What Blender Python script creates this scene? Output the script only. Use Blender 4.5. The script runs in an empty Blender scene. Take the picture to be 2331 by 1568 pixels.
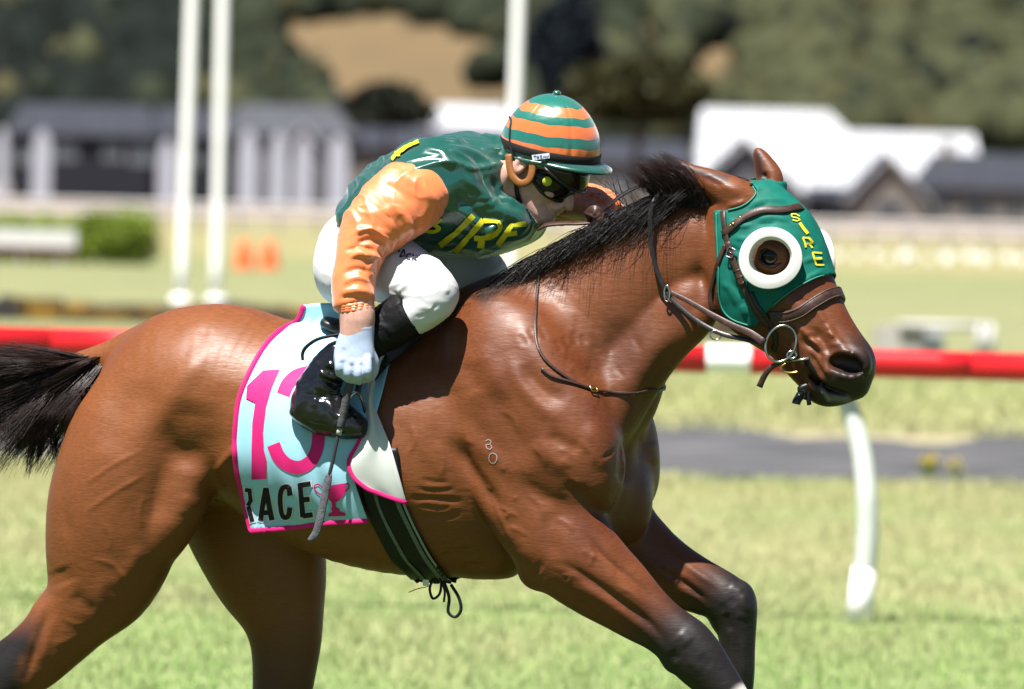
import bpy, bmesh, math, random
import numpy as np
from mathutils import Vector, Matrix
from mathutils.bvhtree import BVHTree

random.seed(7)
rng = np.random.default_rng(7)
R = math.radians
SC = bpy.context.scene
COL = SC.collection

# ------------------------------------------------------------------ camera
W, H = 2330.35, 1568.0            # working pixel frame used to read positions off the photograph
DIST, FPX = 18.0, 880.0 * 18.0
CAM = np.array([0.0, -DIST, 1.95])
PITCH, ROLL = math.atan((784 - 425) / FPX), R(1.5)
FWD = np.array([0, math.cos(PITCH), -math.sin(PITCH)])
UP0 = np.array([0, math.sin(PITCH), math.cos(PITCH)])
RT = np.array([math.cos(ROLL), 0, 0]) + UP0 * math.sin(ROLL)
UP = np.array([-math.sin(ROLL), 0, 0]) + UP0 * math.cos(ROLL)
cam_d = bpy.data.cameras.new('camera')
cam_d.sensor_width = 36.0
cam_d.lens = 36.0 * FPX / W
cam_d.clip_start, cam_d.clip_end = 0.5, 6000
cam_d.dof.use_dof = True
cam_d.dof.focus_distance = DIST - 0.30
cam_d.dof.aperture_fstop = 4.3
cam_d.dof.aperture_blades = 0
cam = bpy.data.objects.new('camera', cam_d)
COL.objects.link(cam)
m = Matrix.Identity(4)
for i in range(3):
    m[i][0], m[i][1], m[i][2], m[i][3] = RT[i], UP[i], -FWD[i], CAM[i]
cam.matrix_world = m
SC.camera = cam

# ------------------------------------------------------------------ light
SUNV = np.array([-0.22, -0.34, 0.915]); SUNV /= np.linalg.norm(SUNV)
world = bpy.data.worlds.new('World'); SC.world = world; world.use_nodes = True
wn, wl = world.node_tree.nodes, world.node_tree.links
sky = wn.new('ShaderNodeTexSky'); sky.sky_type = 'NISHITA'; sky.sun_disc = False
sky.sun_elevation = math.asin(SUNV[2]); sky.sun_rotation = math.atan2(SUNV[0], SUNV[1])
sky.air_density, sky.dust_density, sky.ozone_density = 0.55, 0.2, 1.0
wl.new(sky.outputs[0], wn['Background'].inputs[0]); wn['Background'].inputs[1].default_value = 0.05
sun_d = bpy.data.lights.new('sun', 'SUN'); sun_d.energy = 5.0; sun_d.angle = R(0.55); sun_d.color = (1.0, 0.965, 0.92)
sun = bpy.data.objects.new('sun', sun_d); COL.objects.link(sun)
sun.rotation_euler = Vector(SUNV).to_track_quat('Z', 'Y').to_euler(); sun.location = (0, 0, 30)
SC.view_settings.view_transform = 'Standard'; SC.view_settings.look = 'None'
SC.view_settings.gamma = 1.0; SC.view_settings.exposure = 1.55
SC.view_settings.use_curve_mapping = False
SC.render.film_transparent = False
SC.cycles.max_bounces = 6; SC.cycles.transparent_max_bounces = 8
SC.cycles.use_denoising = True
SC.render.resolution_x, SC.render.resolution_y = 1024, 689

# ------------------------------------------------------------------ helpers
def ray(px, py):
    return FWD + RT * ((px - W / 2) / FPX) + UP * ((H / 2 - py) / FPX)
def P(px, py, Y):                      # point on the ray of a pixel at world depth Y
    d = ray(px, py); t = (Y + DIST) / d[1]
    return CAM + d * t
def PG(px, py, z=0.0):                 # point where that ray meets the ground
    d = ray(px, py); return CAM + d * ((z - CAM[2]) / d[2])
def project(p):
    q = np.asarray(p) - CAM; zz = q @ FWD
    return np.stack([W / 2 + FPX * (q @ RT) / zz, H / 2 - FPX * (q @ UP) / zz], -1)

class Frame:                           # a vertical plane seen nearly side on, its own yaw
    def __init__(s, anchor, yaw):
        s.A = np.array(anchor, float); s.A[2] = 0
        s.u = np.array([math.cos(yaw), -math.sin(yaw), 0]); s.v = np.array([math.sin(yaw), math.cos(yaw), 0])
    def pt(s, px, py, lat=0.0):        # pixel -> world on the plane offset by lat
        d = ray(px, py); t = (lat - (CAM - s.A) @ s.v) / (d @ s.v)
        return CAM + d * t
    def loc(s, p):                     # world -> (u, v, z)
        q = np.asarray(p) - s.A
        return np.stack([q @ s.u, q @ s.v, q[..., 2]], -1)
    def wor(s, q):
        q = np.asarray(q)
        return s.A + q[..., 0:1] * s.u + q[..., 1:2] * s.v + q[..., 2:3] * np.array([0, 0, 1.0])

BODY = Frame(P(1150, 1000, 0), R(16))
HEAD = Frame(BODY.pt(1690, 520), R(27))

def catmull(pts, n=4):
    p = np.asarray(pts, float); q = np.vstack([2 * p[0] - p[1], p, 2 * p[-1] - p[-2]]); out = []
    for i in range(1, len(q) - 2):
        for k in range(n):
            t = k / n
            out.append(0.5 * (2 * q[i] + (q[i + 1] - q[i - 1]) * t + (2 * q[i - 1] - 5 * q[i] + 4 * q[i + 1] - q[i + 2]) * t * t
                              + (-q[i - 1] + 3 * q[i] - 3 * q[i + 1] + q[i + 2]) * t ** 3))
    out.append(q[-2]); return np.array(out)

# --- signed distance volumes -------------------------------------------------
class Volume:
    def __init__(s, lo, hi, h):
        s.lo = np.array(lo, float); s.h = h
        s.n = np.ceil((np.array(hi) - s.lo) / h).astype(int) + 1
        s.g = np.full(s.n, 0.2, np.float32)
    def box(s, lo, hi):
        a = np.clip(np.floor((np.array(lo) - s.lo) / s.h).astype(int), 0, s.n - 1)
        b = np.clip(np.ceil((np.array(hi) - s.lo) / s.h).astype(int) + 1, 1, s.n)
        ax = [(s.lo[i] + s.h * np.arange(a[i], b[i])).astype(np.float32) for i in range(3)]
        return (slice(a[0], b[0]), slice(a[1], b[1]), slice(a[2], b[2])), ax[0][:, None, None], ax[1][None, :, None], ax[2][None, None, :]
    def blend(s, sl, d, k, mode='add'):
        g = s.g[sl]
        if mode == 'add':
            hh = np.maximum(k - np.abs(g - d), 0) / k if k > 0 else 0
            s.g[sl] = np.minimum(g, d) - (hh * hh * k * 0.25 if k > 0 else 0)
        else:
            d = -d; hh = np.maximum(k - np.abs(g - d), 0) / k
            s.g[sl] = np.maximum(g, d) + hh * hh * k * 0.25
    def cone(s, a, b, ra, rb, wa, wb, k=0.02, mode='add', cap=1.0, wdir=None):
        # elliptic round cone: r is the radius across the axis, w the radius along wdir (default: axis 1)
        a = np.array(a, np.float32); b = np.array(b, np.float32)
        rm = max(ra, rb, wa, wb) + k + 0.012
        sl, X, Y, Z = s.box(np.minimum(a, b) - rm, np.maximum(a, b) + rm)
        d = b - a; L2 = float(d @ d) + 1e-9
        ex, ey, ez = X - a[0], Y - a[1], Z - a[2]
        traw = (ex * d[0] + ey * d[1] + ez * d[2]) / L2
        t = np.clip(traw, 0, 1)
        ex = ex - t * d[0]; ey = ey - t * d[1]; ez = ez - t * d[2]
        r = ra + (rb - ra) * t; w = wa + (wb - wa) * t
        if wdir is None:
            el2 = ey * ey; ep2 = ex * ex + ez * ez
        else:
            el = ex * wdir[0] + ey * wdir[1] + ez * wdir[2]; el2 = el * el
            ep2 = np.maximum(ex * ex + ey * ey + ez * ez - el2, 0)
        if cap != 1.0:
            ax2 = ((traw - t) ** 2) * L2; ep2 = ep2 + ax2 * (1 / cap ** 2 - 1)
        k0 = np.sqrt(ep2 / (r * r) + el2 / (w * w)); k1 = np.sqrt(ep2 / r ** 4 + el2 / w ** 4) + 1e-6
        s.blend(sl, (k0 * (k0 - 1) / k1).astype(np.float32), k, mode)
    def chain(s, pts, k=0.01, sub=3, cap=1.0, wdir=None, mode='add', kout=None):   # pts: (x, y, z, r, w)
        if kout:
            old = s.g; s.g = np.full_like(old, .2); s.chain(pts, k, sub, cap, wdir); new = s.g; s.g = old
            i = np.argwhere(new.min((1, 2)) < .19).ravel(); s.blend(slice(i[0], i[-1] + 1), new[i[0]:i[-1] + 1], kout); return
        q = catmull(pts, sub) if len(pts) > 2 else np.array(pts, float)
        for i in range(len(q) - 1):
            s.cone(q[i][:3], q[i + 1][:3], max(q[i][3], .002), max(q[i + 1][3], .002), max(q[i][4], .002), max(q[i + 1][4], .002), k, mode, cap, wdir)
    def ell(s, c, rad, k=0.02, mode='add', rot=None):
        c = np.array(c, float); rm = max(rad) + k + 0.012
        sl, X, Y, Z = s.box(c - rm, c + rm)
        e = [X - c[0], Y - c[1], Z - c[2]]
        if rot is not None:
            M = np.array(rot)
            e = [M[i, 0] * e[0] + M[i, 1] * e[1] + M[i, 2] * e[2] for i in range(3)]
        k0 = np.sqrt(sum((e[i] / rad[i]) ** 2 for i in range(3))); k1 = np.sqrt(sum((e[i] / rad[i] ** 2) ** 2 for i in range(3))) + 1e-6
        s.blend(sl, (k0 * (k0 - 1) / k1).astype(np.float32), k, mode)
    def mesh(s):                       # naive surface nets
        g = s.g; ins = g < 0
        c = [(i, j, k) for i in (0, 1) for j in (0, 1) for k in (0, 1)]
        def sh(a, o): return a[o[0]:a.shape[0] - 1 + o[0], o[1]:a.shape[1] - 1 + o[1], o[2]:a.shape[2] - 1 + o[2]]
        cnt = np.zeros(tuple(np.array(g.shape) - 1), np.int8)
        for o in c: cnt += sh(ins, o)
        act = np.argwhere((cnt > 0) & (cnt < 8))
        val = np.stack([g[act[:, 0] + o[0], act[:, 1] + o[1], act[:, 2] + o[2]] for o in c], 1)
        acc = np.zeros((len(act), 3)); num = np.zeros(len(act))
        for i in range(8):
            for j in range(i + 1, 8):
                a, b = np.array(c[i]), np.array(c[j])
                if abs(a - b).sum() != 1: continue
                x = (val[:, i] < 0) != (val[:, j] < 0)
                t = val[:, i] / (val[:, i] - val[:, j] + 1e-12)
                acc += np.where(x[:, None], a + (b - a) * t[:, None], 0); num += x
        v = s.lo + (act + acc / num[:, None]) * s.h
        idx = np.full(cnt.shape, -1, np.int32); idx[tuple(act.T)] = np.arange(len(act))
        F = []
        for ax in range(3):
            o = [0, 0, 0]; o[ax] = 1
            A = ins[tuple(slice(0, g.shape[i] - o[i]) for i in range(3))]; B = ins[tuple(slice(o[i], None) for i in range(3))]
            e = np.argwhere(A != B); u_, w_ = [i for i in range(3) if i != ax]
            ok = np.all(e > 0, 1) & (e[:, u_] < cnt.shape[u_]) & (e[:, w_] < cnt.shape[w_]); e = e[ok]
            def cell(du, dw):
                q = e.copy(); q[:, u_] -= du; q[:, w_] -= dw; return idx[tuple(q.T)]
            f = np.stack([cell(0, 0), cell(1, 0), cell(1, 1), cell(0, 1)], 1)
            sgn = A[tuple(e.T)]
            flip = sgn if ax != 1 else ~sgn
            f[~flip] = f[~flip][:, ::-1]; F.append(f)
        return v, np.concatenate(F)

def vnormals(v, f):
    n = np.cross(v[f[:, 2]] - v[f[:, 0]], v[f[:, 3]] - v[f[:, 1]]); out = np.zeros_like(v)
    for i in range(4): np.add.at(out, f[:, i], n)
    return out / (np.linalg.norm(out, axis=1, keepdims=True) + 1e-12)
def smooth(v, f, it=2, lam=0.5, mu=-0.52):
    e = np.concatenate([f[:, [0, 1]], f[:, [1, 2]], f[:, [2, 3]], f[:, [3, 0]]]); deg = np.bincount(e.ravel(), minlength=len(v))[:, None]
    for i in range(it):
        for l in (lam, mu):
            s = np.zeros_like(v)
            for c_ in range(3):
                s[:, c_] = np.bincount(e[:, 0], v[e[:, 1], c_], len(v)) + np.bincount(e[:, 1], v[e[:, 0], c_], len(v))
            v = v + l * (s / np.maximum(deg, 1) - v)
    return v

def noise3(p, seed=0):                 # value noise, -1..1
    p = np.asarray(p, float); i = np.floor(p).astype(np.int64); f = p - i; f = f * f * (3 - 2 * f)
    def hsh(a, b, c):
        n = (a * 374761393 + b * 668265263 + c * 2147483647 + seed * 144665) & 0xffffffff
        n = ((n ^ (n >> 13)) * 1274126177) & 0xffffffff
        return ((n ^ (n >> 16)) & 0xffff) / 32767.5 - 1
    o = 0
    for a in (0, 1):
        for b in (0, 1):
            for c in (0, 1):
                wgt = (f[..., 0] if a else 1 - f[..., 0]) * (f[..., 1] if b else 1 - f[..., 1]) * (f[..., 2] if c else 1 - f[..., 2])
                o = o + wgt * hsh(i[..., 0] + a, i[..., 1] + b, i[..., 2] + c)
    return o
def fbm(p, o=3, seed=0):
    return sum(noise3(np.asarray(p) * 2 ** i, seed + i) / 2 ** i for i in range(o))

def dpoly(q, line):                    # distance of 2D points to a polyline, and position 0..1 along it
    line = np.asarray(line, float); best = np.full(len(q), 1e9); par = np.zeros(len(q))
    L = np.r_[0, np.cumsum(np.linalg.norm(np.diff(line, axis=0), axis=1))]
    for i in range(len(line) - 1):
        a, d = line[i], line[i + 1] - line[i]; t = np.clip(((q - a) @ d) / (d @ d + 1e-9), 0, 1)
        dd = np.linalg.norm(q - a - t[:, None] * d, axis=1); b = dd < best
        best = np.where(b, dd, best); par = np.where(b, (L[i] + t * (L[i + 1] - L[i])) / L[-1], par)
    return best, par
def sstep(a, b, x):
    t = np.clip((x - a) / (b - a), 0, 1); return t * t * (3 - 2 * t)
def strokes(v, n, px, lst, mask):      # relief drawn as strokes on the side turned to the viewer: (line, width, height in mm)
    face = sstep(0.05, 0.35, -(n @ FWD)) * mask; off = np.zeros(len(v))
    for s in lst:
        line, w, hgt = s[0], s[1], s[2]; line = np.array(line, float)
        lo, hi = line.min(0) - 3 * w, line.max(0) + 3 * w
        sel = np.where((px[:, 0] > lo[0]) & (px[:, 0] < hi[0]) & (px[:, 1] > lo[1]) & (px[:, 1] < hi[1]) & (face > 0))[0]
        if not len(sel): continue
        if len(line) > 2: line = catmull(line, 4)
        d, t = dpoly(px[sel], line) if len(line) > 1 else (np.linalg.norm(px[sel] - line[0], axis=1), np.full(len(sel), .5))
        tp = sstep(0, .3, t) * sstep(0, .3, 1 - t) if len(line) > 1 else 1
        off[sel] += hgt * 0.001 * np.exp(-(d / w) ** 2) * tp
    return v + n * (off * face)[:, None]

# --- objects -------------------------------------------------------------------
def link(name, me, mat=None, parent=None):
    o = bpy.data.objects.new(name, me); COL.objects.link(o)
    if mat is not None and me is not None: me.materials.append(mat)
    if parent is not None:
        o.parent = parent; o.matrix_parent_inverse = parent.matrix_basis.inverted()
    return o
def from_np(name, v, f, mat=None, parent=None, smooth_=True, attrs=None):
    me = bpy.data.meshes.new(name); v = np.asarray(v, np.float32)
    f = np.asarray(f, np.int32); k = f.shape[1]
    me.vertices.add(len(v)); me.vertices.foreach_set('co', v.ravel())
    me.loops.add(f.size); me.loops.foreach_set('vertex_index', f.ravel())
    me.polygons.add(len(f)); me.polygons.foreach_set('loop_start', np.arange(0, f.size, k, dtype=np.int32))
    me.polygons.foreach_set('use_smooth', np.full(len(f), smooth_))
    me.update(calc_edges=True)
    for a, val in (attrs or {}).items():
        val = np.asarray(val, np.float32)
        if val.ndim == 1:
            me.attributes.new(a, 'FLOAT', 'POINT').data.foreach_set('value', val)
        else:
            c4 = np.ones((len(v), 4), np.float32); c4[:, :3] = val
            me.attributes.new(a, 'FLOAT_COLOR', 'POINT').data.foreach_set('color', c4.ravel())
    return link(name, me, mat, parent)
def from_py(name, v, f, mat=None, parent=None, smooth_=False):
    me = bpy.data.meshes.new(name); me.from_pydata([tuple(map(float, a)) for a in v], [], [tuple(map(int, a)) for a in f]); me.update()
    me.polygons.foreach_set('use_smooth', np.full(len(me.polygons), smooth_))
    return link(name, me, mat, parent)
def empty(name, loc=(0, 0, 0)):
    o = bpy.data.objects.new(name, None); COL.objects.link(o); o.location = tuple(map(float, loc)); o.empty_display_size = .1
    return o
def tag(o, label=None, cat=None, group=None, kind=None):
    if label: o['label'] = label
    if cat: o['category'] = cat
    if group: o['group'] = group
    if kind: o['kind'] = kind
    return o
def copy_tree(o, parent=None):
    c = o.copy(); COL.objects.link(c); c.parent = parent
    for ch in list(o.children): copy_tree(ch, c)
    return c
def bvh_of(v, f): return BVHTree.FromPolygons([tuple(a) for a in v], [tuple(a) for a in f])

class MB:                              # collects simple solids into one mesh
    def __init__(s): s.v = []; s.f = []
    def add(s, v, f):
        b = len(s.v); s.v += [tuple(map(float, a)) for a in v]; s.f += [tuple(int(i) + b for i in q) for q in f]; return s
    def box(s, lo, hi):
        x0, y0, z0 = lo; x1, y1, z1 = hi
        return s.add([(x0, y0, z0), (x1, y0, z0), (x1, y1, z0), (x0, y1, z0), (x0, y0, z1), (x1, y0, z1), (x1, y1, z1), (x0, y1, z1)],
                     [(0, 3, 2, 1), (4, 5, 6, 7), (0, 1, 5, 4), (1, 2, 6, 5), (2, 3, 7, 6), (3, 0, 4, 7)])
    def tube(s, pts, r, n=10, closed=False, flat=None, nrm=None, capends=True):
        # sweep along points; flat=(half width, half thickness) with nrm giving the thickness direction at each point
        p = np.asarray(pts, float); N = len(p)
        T = np.gradient(p, axis=0) if not closed else np.roll(p, -1, 0) - np.roll(p, 1, 0)
        T /= np.linalg.norm(T, axis=1, keepdims=True) + 1e-12
        rr = np.broadcast_to(np.asarray(r if r is not None else 1.0, float), (N,))
        up = None; rings = []
        for i in range(N):
            if nrm is not None: up = np.array(nrm[i], float)
            elif up is None:
                up = np.array([0, 0, 1.0]) if abs(T[i][2]) < .9 else np.array([1.0, 0, 0])
            up = up - T[i] * (up @ T[i]); up /= np.linalg.norm(up) + 1e-12
            sd = np.cross(T[i], up)
            if flat is None:
                a = np.linspace(0, 2 * math.pi, n, endpoint=False)
                rings.append(p[i] + rr[i] * (np.cos(a)[:, None] * up + np.sin(a)[:, None] * sd))
            else:
                hw, ht = flat[0] * rr[i], flat[1]; ch = min(hw, ht) * .45
                prof = [(-hw, -ht + ch), (-hw + ch, -ht), (hw - ch, -ht), (hw, -ht + ch), (hw, ht - ch), (hw - ch, ht), (-hw + ch, ht), (-hw, ht - ch)]
                rings.append(np.array([p[i] + sd * x + up * y for x, y in prof])); n = 8
        v = np.concatenate(rings); f = []
        for i in range(N if closed else N - 1):
            a, b = i * n, ((i + 1) % N) * n
            f += [(a + j, b + j, b + (j + 1) % n, a + (j + 1) % n) for j in range(n)]
        if not closed and capends:
            f += [tuple(range(n)), tuple(range((N - 1) * n + n - 1, (N - 1) * n - 1, -1))]
        return s.add(v, f)
    def lathe(s, prof, n=24, M=None):  # prof: (r, z)
        a = np.linspace(0, 2 * math.pi, n, endpoint=False); v = []
        for r, z in prof: v += [(r * math.cos(t), r * math.sin(t), z) for t in a]
        if M is not None: v = [tuple(M @ Vector(q)) for q in v]
        f = []
        for i in range(len(prof) - 1):
            f += [(i * n + j, i * n + (j + 1) % n, (i + 1) * n + (j + 1) % n, (i + 1) * n + j) for j in range(n)]
        return s.add(v, f)
    def build(s, name, mat=None, parent=None, smooth_=False):
        return from_py(name, s.v, s.f, mat, parent, smooth_)

# --- materials -----------------------------------------------------------------
ALB = 0.62                             # the picture is exposed for the shade, so pigments sit below their nominal tone
def mat(name, col=(.5, .5, .5), rough=.6, spec=.5, metal=0.0, **kw):
    m = bpy.data.materials.new(name); m.use_nodes = True; b = m.node_tree.nodes['Principled BSDF']
    b.inputs['Base Color'].default_value = (*(c_ * ALB for c_ in col), 1); b.inputs['Roughness'].default_value = rough
    b.inputs['Specular IOR Level'].default_value = spec * .55 if spec < .6 else spec; b.inputs['Metallic'].default_value = metal
    for k_, v_ in kw.items(): b.inputs[k_.replace('_', ' ')].default_value = v_
    return m
def nodes(m): return m.node_tree.nodes, m.node_tree.links, m.node_tree.nodes['Principled BSDF']
def noisy(m, scale=20, amt=.25, detail=6, bump=0, bscale=None, bdist=.01, coord='Object', stretch=None, col2=None, rough_amt=0):
    N, L, b = nodes(m); base = tuple(b.inputs['Base Color'].default_value)
    tc = N.new('ShaderNodeTexCoord'); src = tc.outputs[coord]
    if stretch:
        mp = N.new('ShaderNodeMapping'); mp.inputs['Scale'].default_value = stretch; L.new(src, mp.inputs[0]); src = mp.outputs[0]
    nz = N.new('ShaderNodeTexNoise'); nz.inputs['Scale'].default_value = scale; nz.inputs['Detail'].default_value = detail; L.new(src, nz.inputs['Vector'])
    rp = N.new('ShaderNodeValToRGB'); L.new(nz.outputs[0], rp.inputs[0])
    lo = [c * (1 - amt) for c in base[:3]] if col2 is None else col2; hi = [min(1, c * (1 + amt)) for c in base[:3]] if col2 is None else base[:3]
    rp.color_ramp.elements[0].position, rp.color_ramp.elements[1].position = .32, .68
    rp.color_ramp.elements[0].color = (*lo, 1); rp.color_ramp.elements[1].color = (*hi, 1); L.new(rp.outputs[0], b.inputs['Base Color'])
    if rough_amt:
        mr = N.new('ShaderNodeMapRange'); r0 = b.inputs['Roughness'].default_value
        mr.inputs['To Min'].default_value = r0 - rough_amt; mr.inputs['To Max'].default_value = r0 + rough_amt
        L.new(nz.outputs[0], mr.inputs[0]); L.new(mr.outputs[0], b.inputs['Roughness'])
    if bump:
        n2 = N.new('ShaderNodeTexNoise'); n2.inputs['Scale'].default_value = bscale or scale * 3; n2.inputs['Detail'].default_value = 4; L.new(src, n2.inputs['Vector'])
        bp = N.new('ShaderNodeBump'); bp.inputs['Strength'].default_value = bump; bp.inputs['Distance'].default_value = bdist
        L.new(n2.outputs[0], bp.inputs['Height']); L.new(bp.outputs[0], b.inputs['Normal'])
    return m
# ------------------------------------------------------------------ setting
def YD(d): return d - DIST
def ground_d(px, py): return float((PG(px, py) - CAM)[1])
# turf: one sheet to the foot of the hills; bands of mown green, straw and far track follow the real strips beyond the darkened near turf
m_turf = mat('turf', (.2, .25, .06), .9, .1); N, L, b = nodes(m_turf)
tc = N.new('ShaderNodeTexCoord'); sp = N.new('ShaderNodeSeparateXYZ'); L.new(tc.outputs['Object'], sp.inputs[0])
mp = N.new('ShaderNodeMapping'); mp.inputs['Scale'].default_value = (.5, .22, 1); L.new(tc.outputs['Object'], mp.inputs[0])
n1 = N.new('ShaderNodeTexNoise'); n1.inputs['Scale'].default_value = 1.0; n1.inputs['Detail'].default_value = 8; n1.inputs['Roughness'].default_value = .65; L.new(mp.outputs[0], n1.inputs['Vector'])
mp2 = N.new('ShaderNodeMapping'); mp2.inputs['Scale'].default_value = (5, 1.6, 1); L.new(tc.outputs['Object'], mp2.inputs[0])
n2 = N.new('ShaderNodeTexNoise'); n2.inputs['Scale'].default_value = 1.0; n2.inputs['Detail'].default_value = 6; L.new(mp2.outputs[0], n2.inputs['Vector'])
mr = N.new('ShaderNodeMapRange'); mr.inputs['From Min'].default_value = 5; mr.inputs['From Max'].default_value = 505; L.new(sp.outputs[1], mr.inputs[0])
# log-like remap of depth so the near strips get room on the ramp
mth = N.new('ShaderNodeMath'); mth.operation = 'POWER'; mth.inputs[1].default_value = .4; L.new(mr.outputs[0], mth.inputs[0])
ad = N.new('ShaderNodeMath'); ad.operation = 'MULTIPLY_ADD'; ad.inputs[1].default_value = .030; L.new(n1.outputs[0], ad.inputs[0]); L.new(mth.outputs[0], ad.inputs[2])
sb = N.new('ShaderNodeMath'); sb.operation = 'SUBTRACT'; sb.inputs[1].default_value = .015; L.new(ad.outputs[0], sb.inputs[0])
rp = N.new('ShaderNodeValToRGB'); L.new(sb.outputs[0], rp.inputs[0])
def dpos(d): return max(0, (d - DIST - 5) / 500) ** .4
GREEN, STRAW, OLIVE = (0.1563, 0.1985, 0.0789, 1), (0.2735, 0.2532, 0.1435, 1), (0.1238, 0.1369, 0.0359, 1)
stops = [(26, GREEN), (31, (0.1758, 0.2053, 0.0861, 1)), (34, (0.2150, 0.2259, 0.1076, 1)), (38, STRAW), (43, (0.2476, 0.2396, 0.1292, 1)), (46.5, (0.2084, 0.1985, 0.0861, 1)), (57, (0.2345, 0.2053, 0.1292, 1)), (62, (0.1824, 0.1917, 0.0718, 1)), (70, (0.1433, 0.1711, 0.0502, 1)), (84, (0.1587, 0.1639, 0.0814, 1)), (120, (0.1587, 0.1639, 0.0814, 1)), (165, (0.1477, 0.1581, 0.0723, 1)), (190, (0.1970, 0.1782, 0.0844, 1)), (260, (0.1861, 0.1725, 0.0844, 1)), (330, (0.1861, 0.1610, 0.1024, 1)), (380, (0.1861, 0.1437, 0.1205, 1))]
el = rp.color_ramp.elements; el[0].position = dpos(24.5); el[0].color = (.055, .085, .020, 1); el.new(dpos(26)).color = stops[0][1]; el = rp.color_ramp.elements; el[-1].position = 1; el[len(el) - 1].color = stops[-1][1]  # unseen turf around the horse darkened to cut the light it bounces up
for d_, c_ in stops[1:]: e = el.new(dpos(d_)); e.color = c_
mx = N.new('ShaderNodeMixRGB'); mx.blend_type = 'OVERLAY'; mx.inputs[0].default_value = .38; L.new(rp.outputs[0], mx.inputs[1]); L.new(n2.outputs[0], mx.inputs[2])
mx2 = N.new('ShaderNodeMixRGB'); mx2.blend_type = 'OVERLAY'; mx2.inputs[0].default_value = .28; L.new(mx.outputs[0], mx2.inputs[1]); L.new(n1.outputs[0], mx2.inputs[2]); L.new(mx2.outputs[0], b.inputs['Base Color'])
tag(from_py('ground', [(-2500, -80, 0), (2500, -80, 0), (2500, 1560, 0), (-2500, 1560, 0)], [(0, 1, 2, 3)], m_turf), kind='structure')
# worn grey path between track and infield
m_path = noisy(mat('grey_path', (.108, .106, .108), .85, .2), 2.2, .65, 8, bump=.5, bscale=30, stretch=(.5, 1.2, 1))
xs = np.linspace(-14, 14, 400); lo_, hi_ = 47.0 + .9 * fbm(np.stack([xs * 1.6, xs * 0, xs * 0], 1), 5, 2), 57.6 + 2.2 * fbm(np.stack([xs * 1.2, xs * 0 + 5, xs * 0], 1), 5, 4)
v = [(x, YD(a), .004) for x, a in zip(xs, lo_)] + [(x, YD(a), .004) for x, a in zip(xs, hi_)]
tag(from_py('path', v, [(i, i + 1, 401 + i, 400 + i) for i in range(399)], m_path), kind='structure')
# grass blades on the near strip
def grass(name, d0, d1, n, hgt, wid, label):
    d = np.sqrt(rng.uniform(d0 ** 2, d1 ** 2, n)); x = rng.uniform(-1, 1, n) * (d * (W / 2) / FPX + 2.2); base = np.stack([x, YD(d), np.zeros(n)], 1)
    cl = fbm(base * np.array([1.3, .5, 0]) + 3, 3, 8); h_ = hgt * rng.uniform(.5, 1.25, n) * (1 + .5 * cl); a = rng.uniform(0, 2 * math.pi, n); ww = wid * rng.uniform(.6, 1.3, n)
    sd = np.stack([np.cos(a), np.sin(a), a * 0], 1) * ww[:, None]; ln = rng.normal(0, .45, (n, 2)) * h_[:, None]
    tip = base + np.c_[ln, h_]; mid = base + np.c_[ln * .3, h_ * .6]
    v = np.stack([base - sd, base + sd, mid + sd * .6, mid - sd * .6, tip], 1).reshape(-1, 3); i = np.arange(n)[:, None] * 5
    f = np.concatenate([i + np.array([[0, 1, 2]]), i + np.array([[0, 2, 3]]), i + np.array([[3, 2, 4]])])
    g = np.clip(.5 + .5 * cl + rng.normal(0, .13, n) + (d - 33) * .03, 0, 1); c0, c1 = np.array([.130, .222, .055]), np.array([.315, .315, .155])
    col = (c0 + (c1 - c0) * g[:, None]) * rng.uniform(.86, 1.18, n)[:, None]
    m = mat('grass_blade', (.2, .3, .05), .6, .3); N, L, b = nodes(m); at = N.new('ShaderNodeAttribute'); at.attribute_name = 'tint'; L.new(at.outputs['Color'], b.inputs['Base Color'])
    tag(from_np(name, v, f, m, None, False, {'tint': np.repeat(col, 5, 0)}), label, 'grass', kind='stuff')
grass("grass", 19.0, 47, 205000, .042, .0036, 'short sunlit turf grass of the racetrack below the horse')
grass('grass', 57.5, 84, 26000, .09, .012, 'rough yellow green grass beyond the grey path')

grass('grass', 46.0, 47.8, 5000, .06, .007, 'ragged grass along the near edge of the grey path')
grass('grass', 56.8, 59.5, 6000, .07, .008, 'ragged dry grass along the far edge of the grey path')
# --- running rail
RD = 31.7; RY = YD(RD)
m_red = noisy(mat('red_rail_plastic', (.70, .018, .024), .32, .5), 3, .08); m_white = noisy(mat('white_plastic_rail', (1.26, 1.25, 1.22), .4, .5), 3, .03); m_post = noisy(mat('translucent_post_plastic', (.74, .80, .72), .45, .5), 4, .08)
rail = empty('running_rail', (P(1165, 800, RY)[0], RY, 0)); tag(rail, 'red running rail with a white sleeve on a curved white post behind the horse', 'rail')
zr = P(1950, 826, RY)[2]; xa, xb = P(1612, 820, RY)[0], P(1703, 820, RY)[0]
def rtube(x0, x1, m, r=.064, name='rail_tube'): xs_ = np.linspace(x0, x1, 8); return MB().tube([(x, RY, zr) for x in xs_], r, 28).build(name, m, rail, True)
rtube(-7.5, xa - .6 - 2.4, m_red); rtube(xa - 2.995, xa + .002, m_red); rtube(xb, P(2205, 830, RY)[0], m_red); rtube(P(2205, 830, RY)[0] + .004, 7.5, m_red); rtube(xa - .01, xb + .01, m_white, .067, 'sleeve')
gpost = [(1880, 835), (1902, 866), (1926, 915), (1950, 985), (1966, 1060), (1974, 1150), (1974, 1230), (1968, 1300)]
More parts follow.
